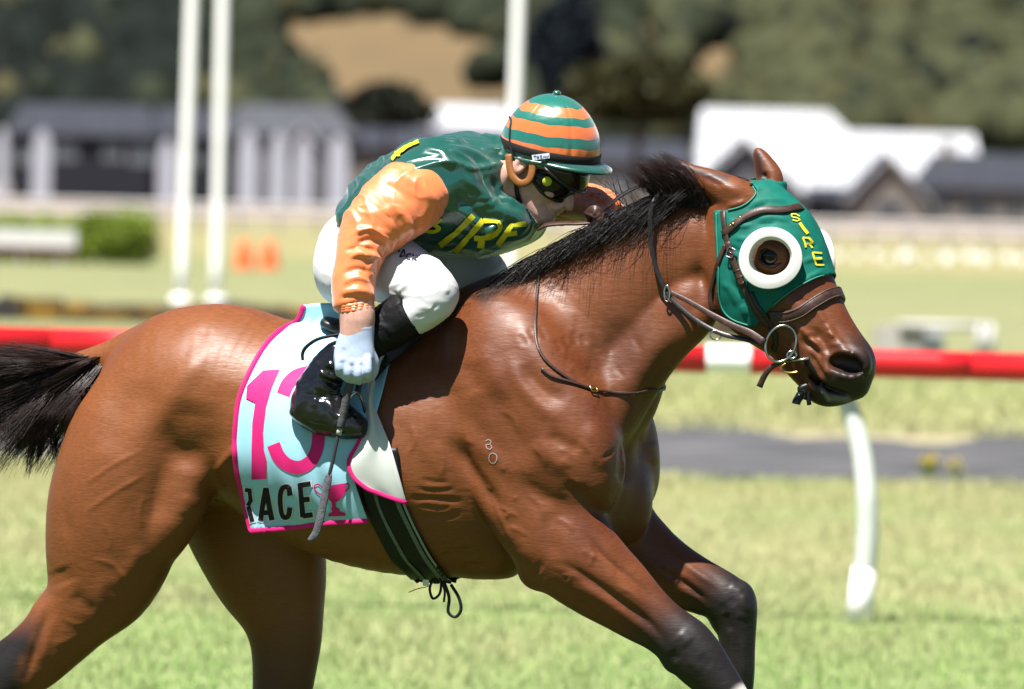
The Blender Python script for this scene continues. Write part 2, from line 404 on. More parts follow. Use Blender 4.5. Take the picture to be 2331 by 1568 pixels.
for dx in (0.0, -4.9, 4.9):
    c = catmull(gpost, 5); p = np.array([P(x, y, RY + .10 - .10 * min(1, max(0, (y - 835) / 300))) for x, y in c]) + np.array([dx, 0, 0]); p[:, 1] = np.where(p[:, 2] > 1.1, RY + .02, p[:, 1])
    po = MB().tube(p, np.interp(np.linspace(0, 1, len(p)), [0, .3, 1], [.036, .044, .052]), 16).build('post', m_post, rail, True)
    b0, b1 = P(1967, 1292, RY) + np.array([dx, 0, 0]), P(1953, 1402, RY) + np.array([dx, 0, 0]); b1[2] = 0.0
    MB().tube([b0 + (b0 - b1) * .02, b0, (b0 + b1) / 2, b1], [.040, .054, .058, .062], 16).build('post_sleeve', m_white, po, True)

# --- tall posts
for i, (xt, xb_, yb, d, r, lab) in enumerate(((437, 411, 700, 105, .115, 'tall white pole left of the twin poles near the winning line'), (507, 491, 700, 105, .115, 'tall white pole right of the twin poles near the winning line'), (1180, 1156, 700, 112, .125, 'tall white pole rising behind the jockey\'s cap'))):
    a, c = P(xt, 0, YD(d)), P(xb_, yb, YD(d)); c = a + (c - a) * (a[2] / (a[2] - c[2])); tp = a + (a - c) * .25
    o = empty('tall_pole', c); tag(o, lab, 'pole', 'tall white poles across the track')
    n_ = 9
    MB().tube([c + (tp - c) * k / n_ for k in range(n_ + 1)], r * .74, 14).build('shaft', m_white, o, True); MB().tube([c, c + (tp - c) * .03], r * 1.3, 14).build('foot', m_white, o, True)
    MB().tube([tp - (tp - c) * .012, tp + (tp - c) * .004], r * 1.1, 14).build('cap', m_white, o, True)
# --- low lichen covered wall
m_wall = mat('lichen_stone', (.05, .05, .055), .9, .2); N, L, b = nodes(m_wall); tc = N.new('ShaderNodeTexCoord'); nz = N.new('ShaderNodeTexNoise'); nz.inputs['Scale'].default_value = 2.2; nz.inputs['Detail'].default_value = 5; L.new(tc.outputs['Object'], nz.inputs['Vector'])
rp = N.new('ShaderNodeValToRGB'); el = rp.color_ramp.elements; el[0].position = .40; el[0].color = (0.0275, 0.0275, 0.0325, 1); el[1].position = .62; el[1].color = (0.2000, 0.1100, 0.0150, 1); e = el.new(.5); e.color = (0.1000, 0.0650, 0.0250, 1); L.new(nz.outputs[0], rp.inputs[0]); L.new(rp.outputs[0], b.inputs['Base Color'])
wx0, wx1 = P(-60, 720, YD(93))[0], P(1735, 740, YD(93))[0]
wall = empty('low_wall', (wx0, YD(93), 0)); tag(wall, 'low dark stone wall spotted with ochre lichen behind the red rail', 'wall')
x = wx0
while x < wx1:
    w_ = rng.uniform(.3, .6); hgt = rng.uniform(.24, .33); dy = rng.uniform(-.03, .03)
    bm = bmesh.new(); bmesh.ops.create_cube(bm, size=1); 
    for q in bm.verts: q.co = Vector((x + w_ / 2 + q.co.x * (w_ - .02), YD(93) + dy + q.co.y * .35, hgt / 2 + q.co.z * hgt)) + Vector(rng.normal(0, .012, 3))
    bmesh.ops.bevel(bm, geom=bm.edges[:], offset=.03, segments=1, affect='EDGES'); me = bpy.data.meshes.new('stone'); bm.to_mesh(me); bm.free(); link('stone', me, m_wall, wall); x += w_

# --- leaves
def leaf_crown(c, rad, n, size, seed, flat=.55):
    r_ = np.random.default_rng(seed); d = r_.normal(0, 1, (n, 3)); d /= np.linalg.norm(d, axis=1, keepdims=True); lump = 1 + .32 * fbm(d * 2.2 + seed, 3, seed)
    rr = r_.uniform(.45, 1, n) ** .5 * lump; p = c + d * rr[:, None] * np.array(rad); p[:, 2] = np.maximum(p[:, 2], c[2] - rad[2] * flat * 1.2)
    a = r_.normal(0, 1, (n, 3)); a /= np.linalg.norm(a, axis=1, keepdims=True); b_ = np.cross(a, r_.normal(0, 1, (n, 3))); b_ /= np.linalg.norm(b_, axis=1, keepdims=True); s_ = size * r_.uniform(.6, 1.4, (n, 1))
    v = np.stack([p - a * s_, p + b_ * s_ * .6, p + a * s_, p - b_ * s_ * .6], 1).reshape(-1, 3); return v, np.arange(n * 4).reshape(-1, 4)
def leaf_mat(name, col, amt=.4): return noisy(mat(name, col, .6, .25), .6, amt, 5)
def tree(name, px, py, d, rx, rz, col, label, n=2200, leaf=None, group=None, seed=1):
    c = P(px, py, YD(d)); o = empty(name, (c[0], c[1], 0)); tag(o, label, 'tree' if 'tree' in name else 'bush', group); sc = d / FPX; R_ = (rx * sc, rx * sc * .8, rz * sc)
    v, f = leaf_crown(np.array(c), R_, n, leaf or R_[0] * .09, seed); v[:, 2] = np.maximum(v[:, 2], .03); from_np('crown', v, f, leaf_mat(name + '_leaf', col), o, False)
    MB().tube([(c[0], c[1], 0), (c[0] + .1, c[1], c[2] * .6), (c[0] - .1, c[1], c[2] + R_[2] * .4)], [R_[0] * .08, R_[0] * .06, R_[0] * .02], 8).build('trunk', mat('bark', (.09, .06, .045), .9), o)
    return o
tree('dark_bush_tree', 882, 246, 470, 102, 56, (.018, .022, .012), 'dark round tree in front of the house roofs left of the jockey', 3000, seed=3)
tree('olive_tree', 1450, 218, 470, 150, 84, (.048, .046, .013), 'broad olive green tree behind the jockey\'s cap beside the white roof', 4200, seed=5)
tree('dark_conifer_tree', 1292, 125, 900, 98, 140, (.010, .017, .025), 'tall blue black conifer tree on the hillside above the olive tree', 5000, seed=8)
# --- brush fence with white take-off board, post, cones
hd_ = 154; hc = P(165, 540, YD(hd_)); hx0, hx1 = P(-60, 540, YD(hd_))[0], P(340, 540, YD(hd_))[0]
hedge = empty('hedge', ((hx0 + hx1) / 2, YD(hd_), 0)); tag(hedge, 'bright green brush hedge on the infield at the left edge', 'hedge')
vs2, fs2, k0 = [], [], 0
for i in range(22):                        # one long clipped mass, a little taller at its right end
    x = hx0 + (hx1 - hx0) * (i + .5) / 22; hgt = 1.02 + .06 * math.sin(i * 1.7) + (.22 if i > 13 else 0); v, f = leaf_crown(np.array([x, YD(hd_) + .3, hgt * .5]), (.30, .5, hgt * .5), 700, .055, 40 + i, flat=.9); v[:, 2] = np.minimum(v[:, 2], hgt + .05); vs2.append(v); fs2.append(f + k0); k0 += len(v)
from_np('foliage', np.concatenate(vs2), np.concatenate(fs2), leaf_mat('hedge_leaf', (.22, .30, .035), .45), hedge, False)
for i in range(6): MB().tube([(hx0 + (hx1 - hx0) * (i + .5) / 6, YD(hd_) + .3, 0), (hx0 + (hx1 - hx0) * (i + .5) / 6, YD(hd_) + .3, .7)], .03, 6).build('stem', mat('stem_bark', (.08, .06, .04), .9), hedge)
m_frail0 = mat('weathered_white_board', (.80, .78, .76), .5)
bd = empty('jump_board', P(85, 590, YD(152))); tag(bd, 'white board with maroon foot strip standing before the green hedge', 'board'); x0, x1 = P(-80, 540, YD(152))[0], P(174, 540, YD(152))[0]; z0, z1 = P(85, 562, YD(152))[2], P(85, 522, YD(152))[2]
MB().box((x0, YD(152) - .04, z0), (x1, YD(152) + .04, z1)).build('board', m_frail0, bd); MB().box((x0, YD(152) - .035, z0 - .12), (x1, YD(152) + .035, z0 - .004)).build('foot_strip', mat('maroon_paint', (.16, .03, .025), .6), bd)
for t_ in (.15, .5, .85): MB().box((x0 + (x1 - x0) * t_ - .04, YD(152) + .04, 0), (x0 + (x1 - x0) * t_ + .04, YD(152) + .1, z1 - .05)).build('leg', m_frail0, bd)
q = PG(306, 602); o = empty('sign_post', q); tag(o, 'white post with a short cross arm in front of the green hedge', 'post'); s_ = q[1] + DIST; u = s_ / FPX
MB().box((q[0] - 15 * u, q[1] - .05, 0), (q[0] + 15 * u, q[1] + .08, 118 * u)).build('upright', m_white, o); MB().box((q[0] - 66 * u, q[1] - .09, 100 * u), (q[0] + 17 * u, q[1] - .052, 116 * u)).build('arm', m_white, o)
m_cone = mat('orange_cone', (.85, .14, .03), .5)
for i, (px, py, lab) in enumerate(((555, 611, 'orange cone on the infield grass, left of the pair'), (612, 612, 'orange cone on the infield grass, right of the pair'))):
    q = PG(px, py); u = (q[1] + DIST) / FPX; o = empty('traffic_cone', q); tag(o, lab, 'cone', 'orange cones on the infield'); M_ = Matrix.Translation(Vector(q))
    MB().lathe([(24 * u, .03), (19 * u, 25 * u), (12 * u, 60 * u), (9 * u, 63 * u), (.001, 63 * u)], 18, M_).build('cone', m_cone, o, True); MB().box((q[0] - 26 * u, q[1] - 26 * u, 0), (q[0] + 26 * u, q[1] + 26 * u, .03)).build('base', m_cone, o)
# --- far white running rail
m_frail = mat('faded_white_rail', (.62, .60, .58), .5)
fd = 265; fr_ = empty('far_rail', (0, YD(fd), 0)); tag(fr_, 'long white rail fence along the far side of the course', 'fence'); xs_ = np.linspace(-33, 33, 45)
for z in (.96, .58): MB().tube([(x, YD(fd), z) for x in xs_], .075, 10).build('rail', m_frail, fr_, True)
for x in xs_: MB().tube([(x, YD(fd) + .14, 0), (x, YD(fd) + .14, 1.0)], .06, 8).build('post', m_frail, fr_, True)
# --- white markers on the far infield
for i, (px, py, r) in enumerate(((1903, 580, 12), (1948, 584, 10), (1990, 578, 11), (2020, 590, 9), (2062, 582, 20), (2066, 598, 14), (2112, 590, 9), (2155, 584, 17), (2205, 582, 15), (2238, 586, 16), (2292, 586, 14), (2325, 590, 13))):
    d = 205; q = P(px, py, YD(d)); u = d / FPX; o = empty('track_marker', (q[0], q[1], 0)); M_ = Matrix.Translation(Vector(q)) @ Matrix.Rotation(R(90), 4, 'X')
    tag(o, ['small white marker disc, first from the horse\'s face', 'small white marker disc, second from the horse\'s face', 'small white marker disc, third from the horse\'s face', 'smallest low white marker disc beyond the horse\'s face', 'large white marker disc, upper of an overlapping pair', 'white marker disc, lower of an overlapping pair', 'small white marker disc just right of the overlapping pair', 'white marker disc midway between overlapping pair and right edge', 'left of two neighbouring white marker discs', 'right of two neighbouring white marker discs', 'second white marker disc from the right edge', 'white marker disc at the right edge'][i], 'marker', 'white markers on the far infield')
    MB().lathe([(.001, .02), (r * u * .8, .02), (r * u * .8, -.02), (.001, -.02)], 16, M_).build('disc', m_white, o); MB().box((q[0] - .02, q[1] + .025, 0), (q[0] + .02, q[1] + .055, q[2])).build('stake', m_white, o)
# --- white barrier and trough beyond the rail, right
d = 86; u = d / FPX; o = empty('water_trough', PG(2070, 792)); tag(o, 'pale grey trough with a white rail beyond the red rail', 'trough'); y = YD(d); gx = lambda px: P(px, 790, y)[0]
z_ = lambda py, px=2080: P(px, py, y)[2]
MB().box((gx(1990), y - .25, 0), (gx(2098), y + .25, z_(742))).build('box', noisy(mat('weathered_white', (.50, .47, .42), .7), 4, .2), o); MB().box((gx(2100), y - .2, 0), (gx(2146), y + .2, z_(738))).build('panel', noisy(mat('pale_grey', (.55, .58, .60), .6), 4, .1), o)
MB().tube([(gx(2040), y - .3, z_(738)), (gx(2255), y - .3, z_(738))], .045, 10).build('rail', m_frail, o, True)
for px in (2226, 2250): MB().tube([(gx(px), y - .3, 0), (gx(px), y - .3, z_(732))], .055, 10).build('post', m_frail, o, True)
# --- yellow weeds by the path
for k_, (px, py, n_, lab) in enumerate(((2112, 1092, 260, 'yellow flowering weed beside the grey path, the larger'), (2172, 1100, 110, 'small yellow flowering weed beside the grey path, right of the larger'))):
    q = PG(px, py); o = empty('weed_plant', q); tag(o, lab, 'plant', 'yellow weeds by the path'); c = q + np.array([0, 0, .13])
    v, f = leaf_crown(c, (.065, .06, .05), n_ // 2, .012, 60 + k_); from_np('flower', v, f, mat('yellow_flower', (.72, .55, .03), .6), o, False); v, f = leaf_crown(c - np.array([0, 0, .06]), (.06, .06, .06), n_ // 2, .014, 62 + k_); v[:, 2] = np.maximum(v[:, 2], .005); from_np('leaf', v, f, leaf_mat('weed_leaf', (.12, .2, .03)), o, False)

# --- houses
m_slate = noisy(mat('slate_roof', (.045, .047, .058), .5, .4), 1.5, .25); m_slate2 = noisy(mat('grey_roof', (.085, .088, .10), .5, .4), 1.5, .2); m_navy = noisy(mat('dark_cladding', (.012, .0125, .02), .6), 2, .2); m_grey = noisy(mat('grey_cladding', (.12, .12, .135), .7), 2, .12); m_beige = noisy(mat('stone_cladding', (.22, .19, .16), .8), 3, .25); m_wroof = noisy(mat('white_roof', (.56, .57, .59), .5), .6, .06); m_pane = mat('window_glass', (.10, .12, .14), .12, .6); m_trim = mat('white_trim', (.35, .35, .36), .6); m_dpane = mat('dark_glass', (.03, .035, .045), .1, .6)
def house(px0, px1, eave, ridge, base_d, depth, wm, rm, label, wins=(), gable=False, peak=None, hip=(0, 0), chim=None, name='house', door=None, wmat=None):
    y0 = YD(base_d); xc = (px0 + px1) / 2; x0, x1 = P(px0, eave, y0)[0], P(px1, eave, y0)[0]; ze = P(xc, eave, y0)[2]; zr_ = P(xc, ridge, y0)[2]
    o = empty(name, ((x0 + x1) / 2, y0, 0)); tag(o, label, 'house'); MB().box((x0, y0, 0), (x1, y0 + depth, ze)).build('wall', wm, o); ov = .5
    if not gable:
        a, c = hip
        v = [(x0 - ov, y0 - ov, ze), (x1 + ov, y0 - ov, ze), (x1 + ov, y0 + depth + ov, ze), (x0 - ov, y0 + depth + ov, ze), (x0 - ov + a, y0 + depth / 2, zr_), (x1 + ov - c, y0 + depth / 2, zr_), (x0 - ov, y0 - ov, ze + .25), (x1 + ov, y0 - ov, ze + .25), (x1 + ov, y0 + depth + ov, ze + .25), (x0 - ov, y0 + depth + ov, ze + .25)]
        f = [(0, 3, 2, 1), (0, 1, 7, 6), (1, 2, 8, 7), (2, 3, 9, 8), (3, 0, 6, 9), (6, 7, 5, 4), (8, 9, 4, 5), (7, 8, 5), (9, 6, 4)]
        rf_ = from_py('roof', v, f, rm, o)
    else:
        xm = P(peak or xc, eave, y0)[0]; t_ = .35
        MB().add([(x0, y0, ze), (x1, y0, ze), (xm, y0, zr_ - .1), (x0, y0 + .3, ze), (x1, y0 + .3, ze), (xm, y0 + .3, zr_ - .1)], [(0, 1, 2), (5, 4, 3), (0, 3, 4, 1), (1, 4, 5, 2), (2, 5, 3, 0)]).build('gable_wall', wm, o)
        rf_ = None
        for sx, nm in ((x0 - ov, 0), (x1 + ov, 1)):
            sl = (zr_ - ze) / abs(xm - (x0 if nm == 0 else x1)); zz_ = ze - ov * sl
            v = [(sx, y0 - ov, zz_), (xm, y0 - ov, zr_), (xm, y0 + depth, zr_), (sx, y0 + depth, zz_), (sx, y0 - ov, zz_ + t_), (xm, y0 - ov, zr_ + t_), (xm, y0 + depth, zr_ + t_), (sx, y0 + depth, zz_ + t_)]
            rf_ = from_py('roof', v, [(0, 1, 2, 3), (7, 6, 5, 4), (0, 4, 5, 1), (1, 5, 6, 2), (2, 6, 7, 3), (3, 7, 4, 0)], rm, o)
            v2 = [np.array(q) + np.array([0, -.02, 0]) for q in (v[0], v[1], v[5], v[4])]; v2 = v2 + [q + np.array([0, -.08, .0]) for q in v2]; from_py('bargeboard', v2, [(0, 1, 2, 3), (7, 6, 5, 4), (0, 4, 5, 1), (1, 5, 6, 2), (2, 6, 7, 3), (3, 7, 4, 0)], m_trim, rf_)
    for (a, c, t_, bt) in wins:
        xa_, xb2 = P(a, eave, y0)[0], P(c, eave, y0)[0]; zt, zb = P(xc, t_, y0)[2], max(.1, P(xc, bt, y0)[2]); wf = MB().box((xa_, y0 - .06, zb), (xb2, y0 - .003, zt)).build('window', m_trim, o); MB().box((xa_ + .12, y0 - .075, zb + .12), (xb2 - .12, y0 - .062, zt - .12)).build('pane', wmat or m_pane, wf)
    if chim:
        cx = P(chim, ridge, y0)[0]; MB().box((cx - .4, y0 + depth * .4, zr_ - 1.2), (cx + .4, y0 + depth * .4 + .8, zr_ + .9)).build('chimney', wm, rf_)
    return o
house(25, 345, 312, 236, 500, 9, m_navy, m_slate, 'dark clad house with slate roof at the left edge', [(20 + 20, 65, 335, 375), (118, 175, 322, 365), (236, 278, 326, 362), (296, 352, 322, 370)], hip=(1.0, 1.0))
house(352, 540, 318, 244, 506, 9, m_navy, m_slate, 'dark house with slate roof behind the twin white poles', [(372, 400, 335, 375), (420, 470, 335, 375)], hip=(.5, .5))
house(545, 800, 312, 238, 500, 9, m_grey, m_slate2, 'grey house with pale slate roof left of the dark round tree', [(600, 640, 345, 400), (700, 735, 340, 395)], hip=(.3, 2.0), wmat=m_dpane, chim=770)
house(640, 740, 338, 290, 494, 5, m_grey, m_slate2, 'small grey gabled porch of the row of houses on the left', [(670, 710, 355, 400)], gable=True, wmat=m_dpane)
house(800, 1145, 344, 292, 500, 9, m_beige, m_slate, 'long low house with dark roof behind the jockey\'s back', [(850, 890, 375, 420), (960, 1010, 375, 420), (1080, 1120, 375, 420)], hip=(1, 1))
house(960, 1160, 300, 238, 540, 10, m_grey, m_wroof, 'pale roofed building between the dark tree and the white pole', hip=(1, 1))
house(1350, 1575, 376, 318, 500, 9, m_beige, m_slate, 'low dark roofed house behind the jockey\'s cap and horse\'s ears', [(1395, 1430, 395, 440), (1480, 1520, 395, 440)], hip=(1, 1))
for hl_ in (house(1598, 2070, 446, 248, 575, 22, m_grey, m_wroof, 'large hall with a wide white ribbed roof, left of two behind the gables', [(1650, 1700, 455, 480)], hip=(.5, 7.0), name='hall'),
            house(1830, 2232, 446, 298, 550, 20, m_grey, m_wroof, 'lower white roofed hall, right of two behind the gables', [(1870, 1900, 455, 480)], hip=(1.5, .5), name='hall')):
    ro = [c_ for c_ in hl_.children if c_.name.startswith('roof')][0]; vv_ = [np.array(q.co) + 0 for q in ro.data.vertices]; a6, a7, a5, a4 = vv_[6], vv_[7], vv_[5], vv_[4]
    for k_ in range(1, 16):
        t_ = k_ / 16; lo3 = a6 + (a7 - a6) * t_; hi3 = a4 + (a5 - a4) * t_; MB().tube([lo3 + np.array([0, -.02, .05]), hi3 + np.array([0, -.02, .05])], .05, 5).build('roof_rib', m_slate2, ro)
house(1575, 1822, 440, 322, 505, 14, m_grey, m_slate, 'dark house with a steep grey gable behind the horse\'s ears', [(1640, 1690, 420, 470), (1720, 1770, 430, 470)], gable=True, peak=1692, wmat=m_dpane)
house(1850, 1945, 452, 425, 508, 8, m_navy, m_slate, 'low dark link between the two gabled houses on the right', [(1870, 1920, 462, 480)], hip=(.3, .3), wmat=m_dpane)
house(1935, 2110, 452, 358, 500, 12, m_beige, m_slate, 'stone fronted gabled house right of the horse\'s ears', [(1990, 2060, 455, 492)], gable=True, peak=2018, wmat=m_dpane)
house(2100, 2420, 436, 350, 505, 11, m_beige, m_slate, 'long dark roofed house at the right edge', [(2120, 2160, 450, 492), (2190, 2260, 450, 496), (2290, 2330, 450, 496)], hip=(1.5, 1), chim=2165, wmat=m_dpane)
# --- white feather banners
m_ban = mat('white_banner', (.50, .51, .56), .8, .1)
for i, (px, w_, top, bot, lab) in enumerate(((3, 30, 288, 440, 'white feather banner at the left edge'), (93, 48, 294, 438, 'white feather banner before the dark house at the left'), (378, 44, 316, 438, 'white feather banner just left of the twin poles'), (415, 26, 322, 436, 'narrow white feather banner half hidden by the left twin pole'), (562, 50, 296, 440, 'white feather banner, first right of the twin poles'), (632, 44, 300, 440, 'white feather banner, second right of the twin poles'), (688, 44, 308, 440, 'white feather banner, third right of the twin poles'), (768, 52, 308, 448, 'white feather banner, fourth and widest right of the twin poles'))):
    d = 420; y = YD(d); u = d / FPX; q = P(px, bot, y); zt = P(px, top, y)[2]; o = empty('feather_banner', (q[0], y, 0)); tag(o, lab, 'banner', 'white feather banners along the far rail'); hw2 = w_ * u * .42; H_ = zt - .4
    prof = [(q[0] - hw2, .35), (q[0] + hw2, .45)] + [(q[0] + hw2 * math.cos(a) , zt - (zt - .3) * .28 + (zt - .3) * .28 * math.sin(a)) for a in np.linspace(0, math.pi, 9)]
    n_ = len(prof); from_py('flag', [(a, y - .02, z) for a, z in prof] + [(a, y + .02, z) for a, z in prof], [tuple(range(n_)), tuple(range(2 * n_ - 1, n_ - 1, -1))] + [(k_, k_ + n_, (k_ + 1) % n_ + n_, (k_ + 1) % n_) for k_ in range(n_)], m_ban, o)
    MB().tube([(q[0] - hw2 - .03, y, 0), (q[0] - hw2 - .03, y, zt * .7), (q[0] - hw2 * .7, y, zt * .93), (q[0], y, zt + .02)], .03, 6).build('pole', m_trim, o, True)

# --- hills
gx_, gy_ = 220, 70; hv_, hf2 = [], []
for j in range(gy_):
    for i in range(gx_):
        x = -420 + 840 * i / (gx_ - 1); d = 1480 + 620 * (j / (gy_ - 1)) ** 1.2; hv_.append((x, YD(d), 0))
hv_ = np.array(hv_); dd_ = hv_[:, 1] + DIST; t_ = np.clip((dd_ - 1490) / 600, 0, 1)
hv_[:, 2] = 1 + 170 * t_ ** 1.02 * (1 + .15 * np.sin(hv_[:, 0] / 40 + 1)) + 6 * fbm(hv_ / 45, 3, 12) * np.clip(t_ * 8, 0, 1)
hv_[dd_ < 1495, 2] = -.5
f_ = np.array([(j * gx_ + i, j * gx_ + i + 1, (j + 1) * gx_ + i + 1, (j + 1) * gx_ + i) for j in range(gy_ - 1) for i in range(gx_ - 1)])
HILLB = bvh_of(hv_, f_)
def icolump(seed):
    bm = bmesh.new(); bmesh.ops.create_icosphere(bm, subdivisions=2, radius=1); v = np.array([q.co[:] for q in bm.verts]); f = np.array([[q.index for q in t.verts] for t in bm.faces]); bm.free()
    v *= (1 + .30 * fbm(v * 2.3 + seed, 3, seed) + .12 * noise3(v * 7 + seed, seed))[:, None]; return v, f
lumps = [icolump(s_) for s_ in range(6)]
def tanzone(px, py):                       # open dry slopes seen on the hill
    n_ = noise3(np.array([px / 90, py / 35, 0.])) * .45
    z = 0
    for cx, cy, rx, ry in ((840, 95, 230, 62), (960, 175, 260, 85), (1080, 205, 110, 50), (1640, 130, 100, 34), (1480, 75, 60, 22), (700, 70, 40, 20), (1590, 190, 50, 30), (2120, 220, 60, 14), (1010, 110, 140, 30)): z = max(z, 1 - math.hypot((px - cx) / rx, (py - cy) / ry))
    return z > 0 and z + n_ * .4 > .05
hp_ = project(hv_); op_ = np.array([1.0 if tanzone(a, c_) else 0.0 for a, c_ in hp_]); op_ = np.clip(op_ + .25 * fbm(hv_ / 18, 2, 31), 0, 1)
m_hill = mat('hillside', (.2, .15, .08), .95, .1); N, L, b = nodes(m_hill); at = N.new('ShaderNodeAttribute'); at.attribute_name = 'open'; mx = N.new('ShaderNodeMixRGB'); mx.inputs[1].default_value = (.016, .020, .011, 1); mx.inputs[2].default_value = (.108, .077, .042, 1); L.new(at.outputs['Fac'], mx.inputs[0]); L.new(mx.outputs[0], b.inputs['Base Color'])
tag(from_np('hills', hv_, f_, m_hill, None, True, {'open': op_}), kind='structure')
groups = {}
r_ = np.random.default_rng(99)
for k_ in range(3000):
    px, py = r_.uniform(-120, 2450), r_.uniform(-110, 330)
    if (tanzone(px, py) or tanzone(px, py - 35) or tanzone(px, py - 75)) and r_.random() < .995: continue
    h = HILLB.ray_cast(CAMV_ if False else Vector(CAM), Vector(ray(px, py)).normalized())
    if h[0] is None: continue
    p = np.array(h[0]); d = p[1] + DIST; sc = r_.uniform(2.4, 6.0); g = 0 if px < 480 + 60 * noise3(np.array([py / 60., 0, 0])) else (1 if px < 1500 else 2)
    if r_.random() < .2: g = int(r_.integers(0, 4))
    v, f = lumps[k_ % 6]; a = r_.uniform(0, 6.28); R_ = np.array([[math.cos(a), -math.sin(a), 0], [math.sin(a), math.cos(a), 0], [0, 0, 1]])
    groups.setdefault(g, []).append((v @ R_.T * np.array([sc, sc, sc * r_.uniform(.8, 1.5)]) + p + np.array([0, 0, sc * .5]), f))
for g, lst in groups.items():
    k0, V_, F_ = 0, [], []
    for v, f in lst: V_.append(v); F_.append(f + k0); k0 += len(v)
    col = [(.012, .016, .013), (.028, .034, .020), (.058, .062, .031), (.060, .056, .027)][g]
    tag(from_np('forest', np.concatenate(V_), np.concatenate(F_), noisy(mat('forest_leaf', col, .9, .1), .12, .45, 6), None, True), ['dark bush covering the hillside at the left', 'mixed dark green bush on the middle of the hillside', 'grey green bush covering the hillside at the right', 'scattered olive scrub on the hillside'][g], 'forest', kind='stuff')
# ------------------------------------------------------------------ horse
S = 1 / 880.0
def hq(x, y, r, w, lat=0.0, fr=None):          # pixel station -> (u, v, z, r, w) in the horse frame
    p = (fr or BODY).pt(x, y, lat); q = BODY.loc(p); return (q[0], q[1], q[2], r * S, w)
def vs(x, top, bot, w): return hq(x, (top + bot) / 2, (bot - top) / 2, w)

HV = Volume((-1.75, -0.46, -0.02), (1.38, 0.46, 2.10), 0.0050)
# trunk
HV.chain([vs(430, 770, 1060, .20), vs(520, 716, 1110, .245), vs(600, 716, 1160, .265), vs(700, 742, 1228, .28), vs(820, 762, 1288, .285), vs(940, 752, 1314, .28),
          vs(1050, 712, 1322, .255), vs(1150, 700, 1316, .22), vs(1240, 740, 1305, .185)], k=.004, cap=.30, sub=5)
HV.chain([hq(860, 790, 40, .10), hq(960, 765, 45, .09), hq(1050, 722, 38, .055), hq(1130, 690, 40, .05)], k=.06)      # spine and withers
# pelvis and croup
HV.chain([vs(330, 800, 1080, .17), vs(400, 728, 1110, .22), vs(480, 709, 1120, .24), vs(570, 716, 1100, .22)], k=.05, cap=.72)
HV.ell(hq(480, 762, 1, 1, .20)[:3], (.06, .035, .045), k=.06)
HV.chain([hq(320, 790, 42, .05), hq(262, 812, 30, .04), hq(205, 822, 20, .025), hq(120, 835, 13, .016)], k=.03)          # dock
# near hind, driven back
HV.chain([hq(395, 880, 130, .10, -.10), hq(318, 1000, 150, .125, -.13), hq(270, 1110, 145, .125, -.145), hq(258, 1200, 146, .115, -.15), hq(240, 1285, 127, .095, -.15),
          hq(222, 1338, 98, .078, -.15), hq(172, 1405, 72, .062, -.15), hq(126, 1456, 62, .052, -.148), hq(70, 1510, 58, .044, -.145), hq(-8, 1572, 46, .040, -.14),
          hq(-40, 1650, 30, .030, -.14), hq(-100, 1800, 24, .024, -.14), hq(-150, 1915, 32, .030, -.14), hq(-190, 2010, 27, .026, -.14)], k=.035)
HV.chain([hq(-38, 1520, 20, .02, -.145), hq(20, 1470, 16, .018, -.148), hq(75, 1428, 20, .022, -.15), hq(120, 1370, 30, .03, -.15)], k=.02)  # tendon above the hock
HV.chain([hq(430, 1080, 60, .06, -.17), hq(405, 1165, 40, .05, -.175), hq(370, 1230, 40, .05, -.17)], k=.04)            # stifle
# far hind, swung forward
HV.chain([hq(430, 900, 120, .10, .10), hq(520, 1060, 150, .12, .13), hq(578, 1190, 150, .115, .14), hq(611, 1295, 126, .095, .14), hq(640, 1385, 86, .072, .14),
          hq(651, 1450, 71, .058, .14), hq(646, 1540, 62, .05, .14), hq(632, 1640, 50, .042, .14), hq(640, 1720, 30, .03, .14), hq(668, 1860, 24, .025, .14),
          hq(690, 1970, 32, .03, .14), hq(720, 2045, 27, .026, .14)], k=.035)
# shoulder, upper arm and forearm, near
HV.chain([hq(1120, 740, 62, .035, -.12), hq(1180, 870, 105, .055, -.165), hq(1260, 1000, 110, .065, -.172), hq(1318, 1085, 78, .065, -.17)], k=.09)
HV.ell(hq(1335, 1090, 1, 1, -.165)[:3], (.075, .075, .115), k=.03)
HV.chain([hq(1110, 990, 60, .04, -.20), hq(1172, 1110, 92, .065, -.195), hq(1232, 1215, 80, .07, -.19), hq(1252, 1275, 60, .06, -.18)], k=.022)       # triceps
def foreleg(st, lat, k=.03): HV.chain([hq(x, y, r, w, l) for x, y, r, w, l in st], k=k)
foreleg([(1240, 1140, 100, .07, -.17), (1292, 1245, 98, .085, -.175), (1354, 1308, 84, .075, -.17), (1408, 1350, 70, .062, -.165), (1455, 1388, 58, .05, -.16), (1519, 1434, 47, .042, -.155), (1556, 1464, 49, .044, -.15),
         (1590, 1502, 49, .042, -.15), (1624, 1541, 38, .034, -.145), (1660, 1582, 31, .028, -.145), (1740, 1690, 25, .024, -.14), (1822, 1830, 26, .025, -.14), (1862, 1900, 33, .03, -.14), (1910, 1975, 27, .026, -.14)], -.15)
HV.ell(hq(1222, 1300, 1, 1, -.165)[:3], (.045, .05, .045), k=.03)                                                       # elbow
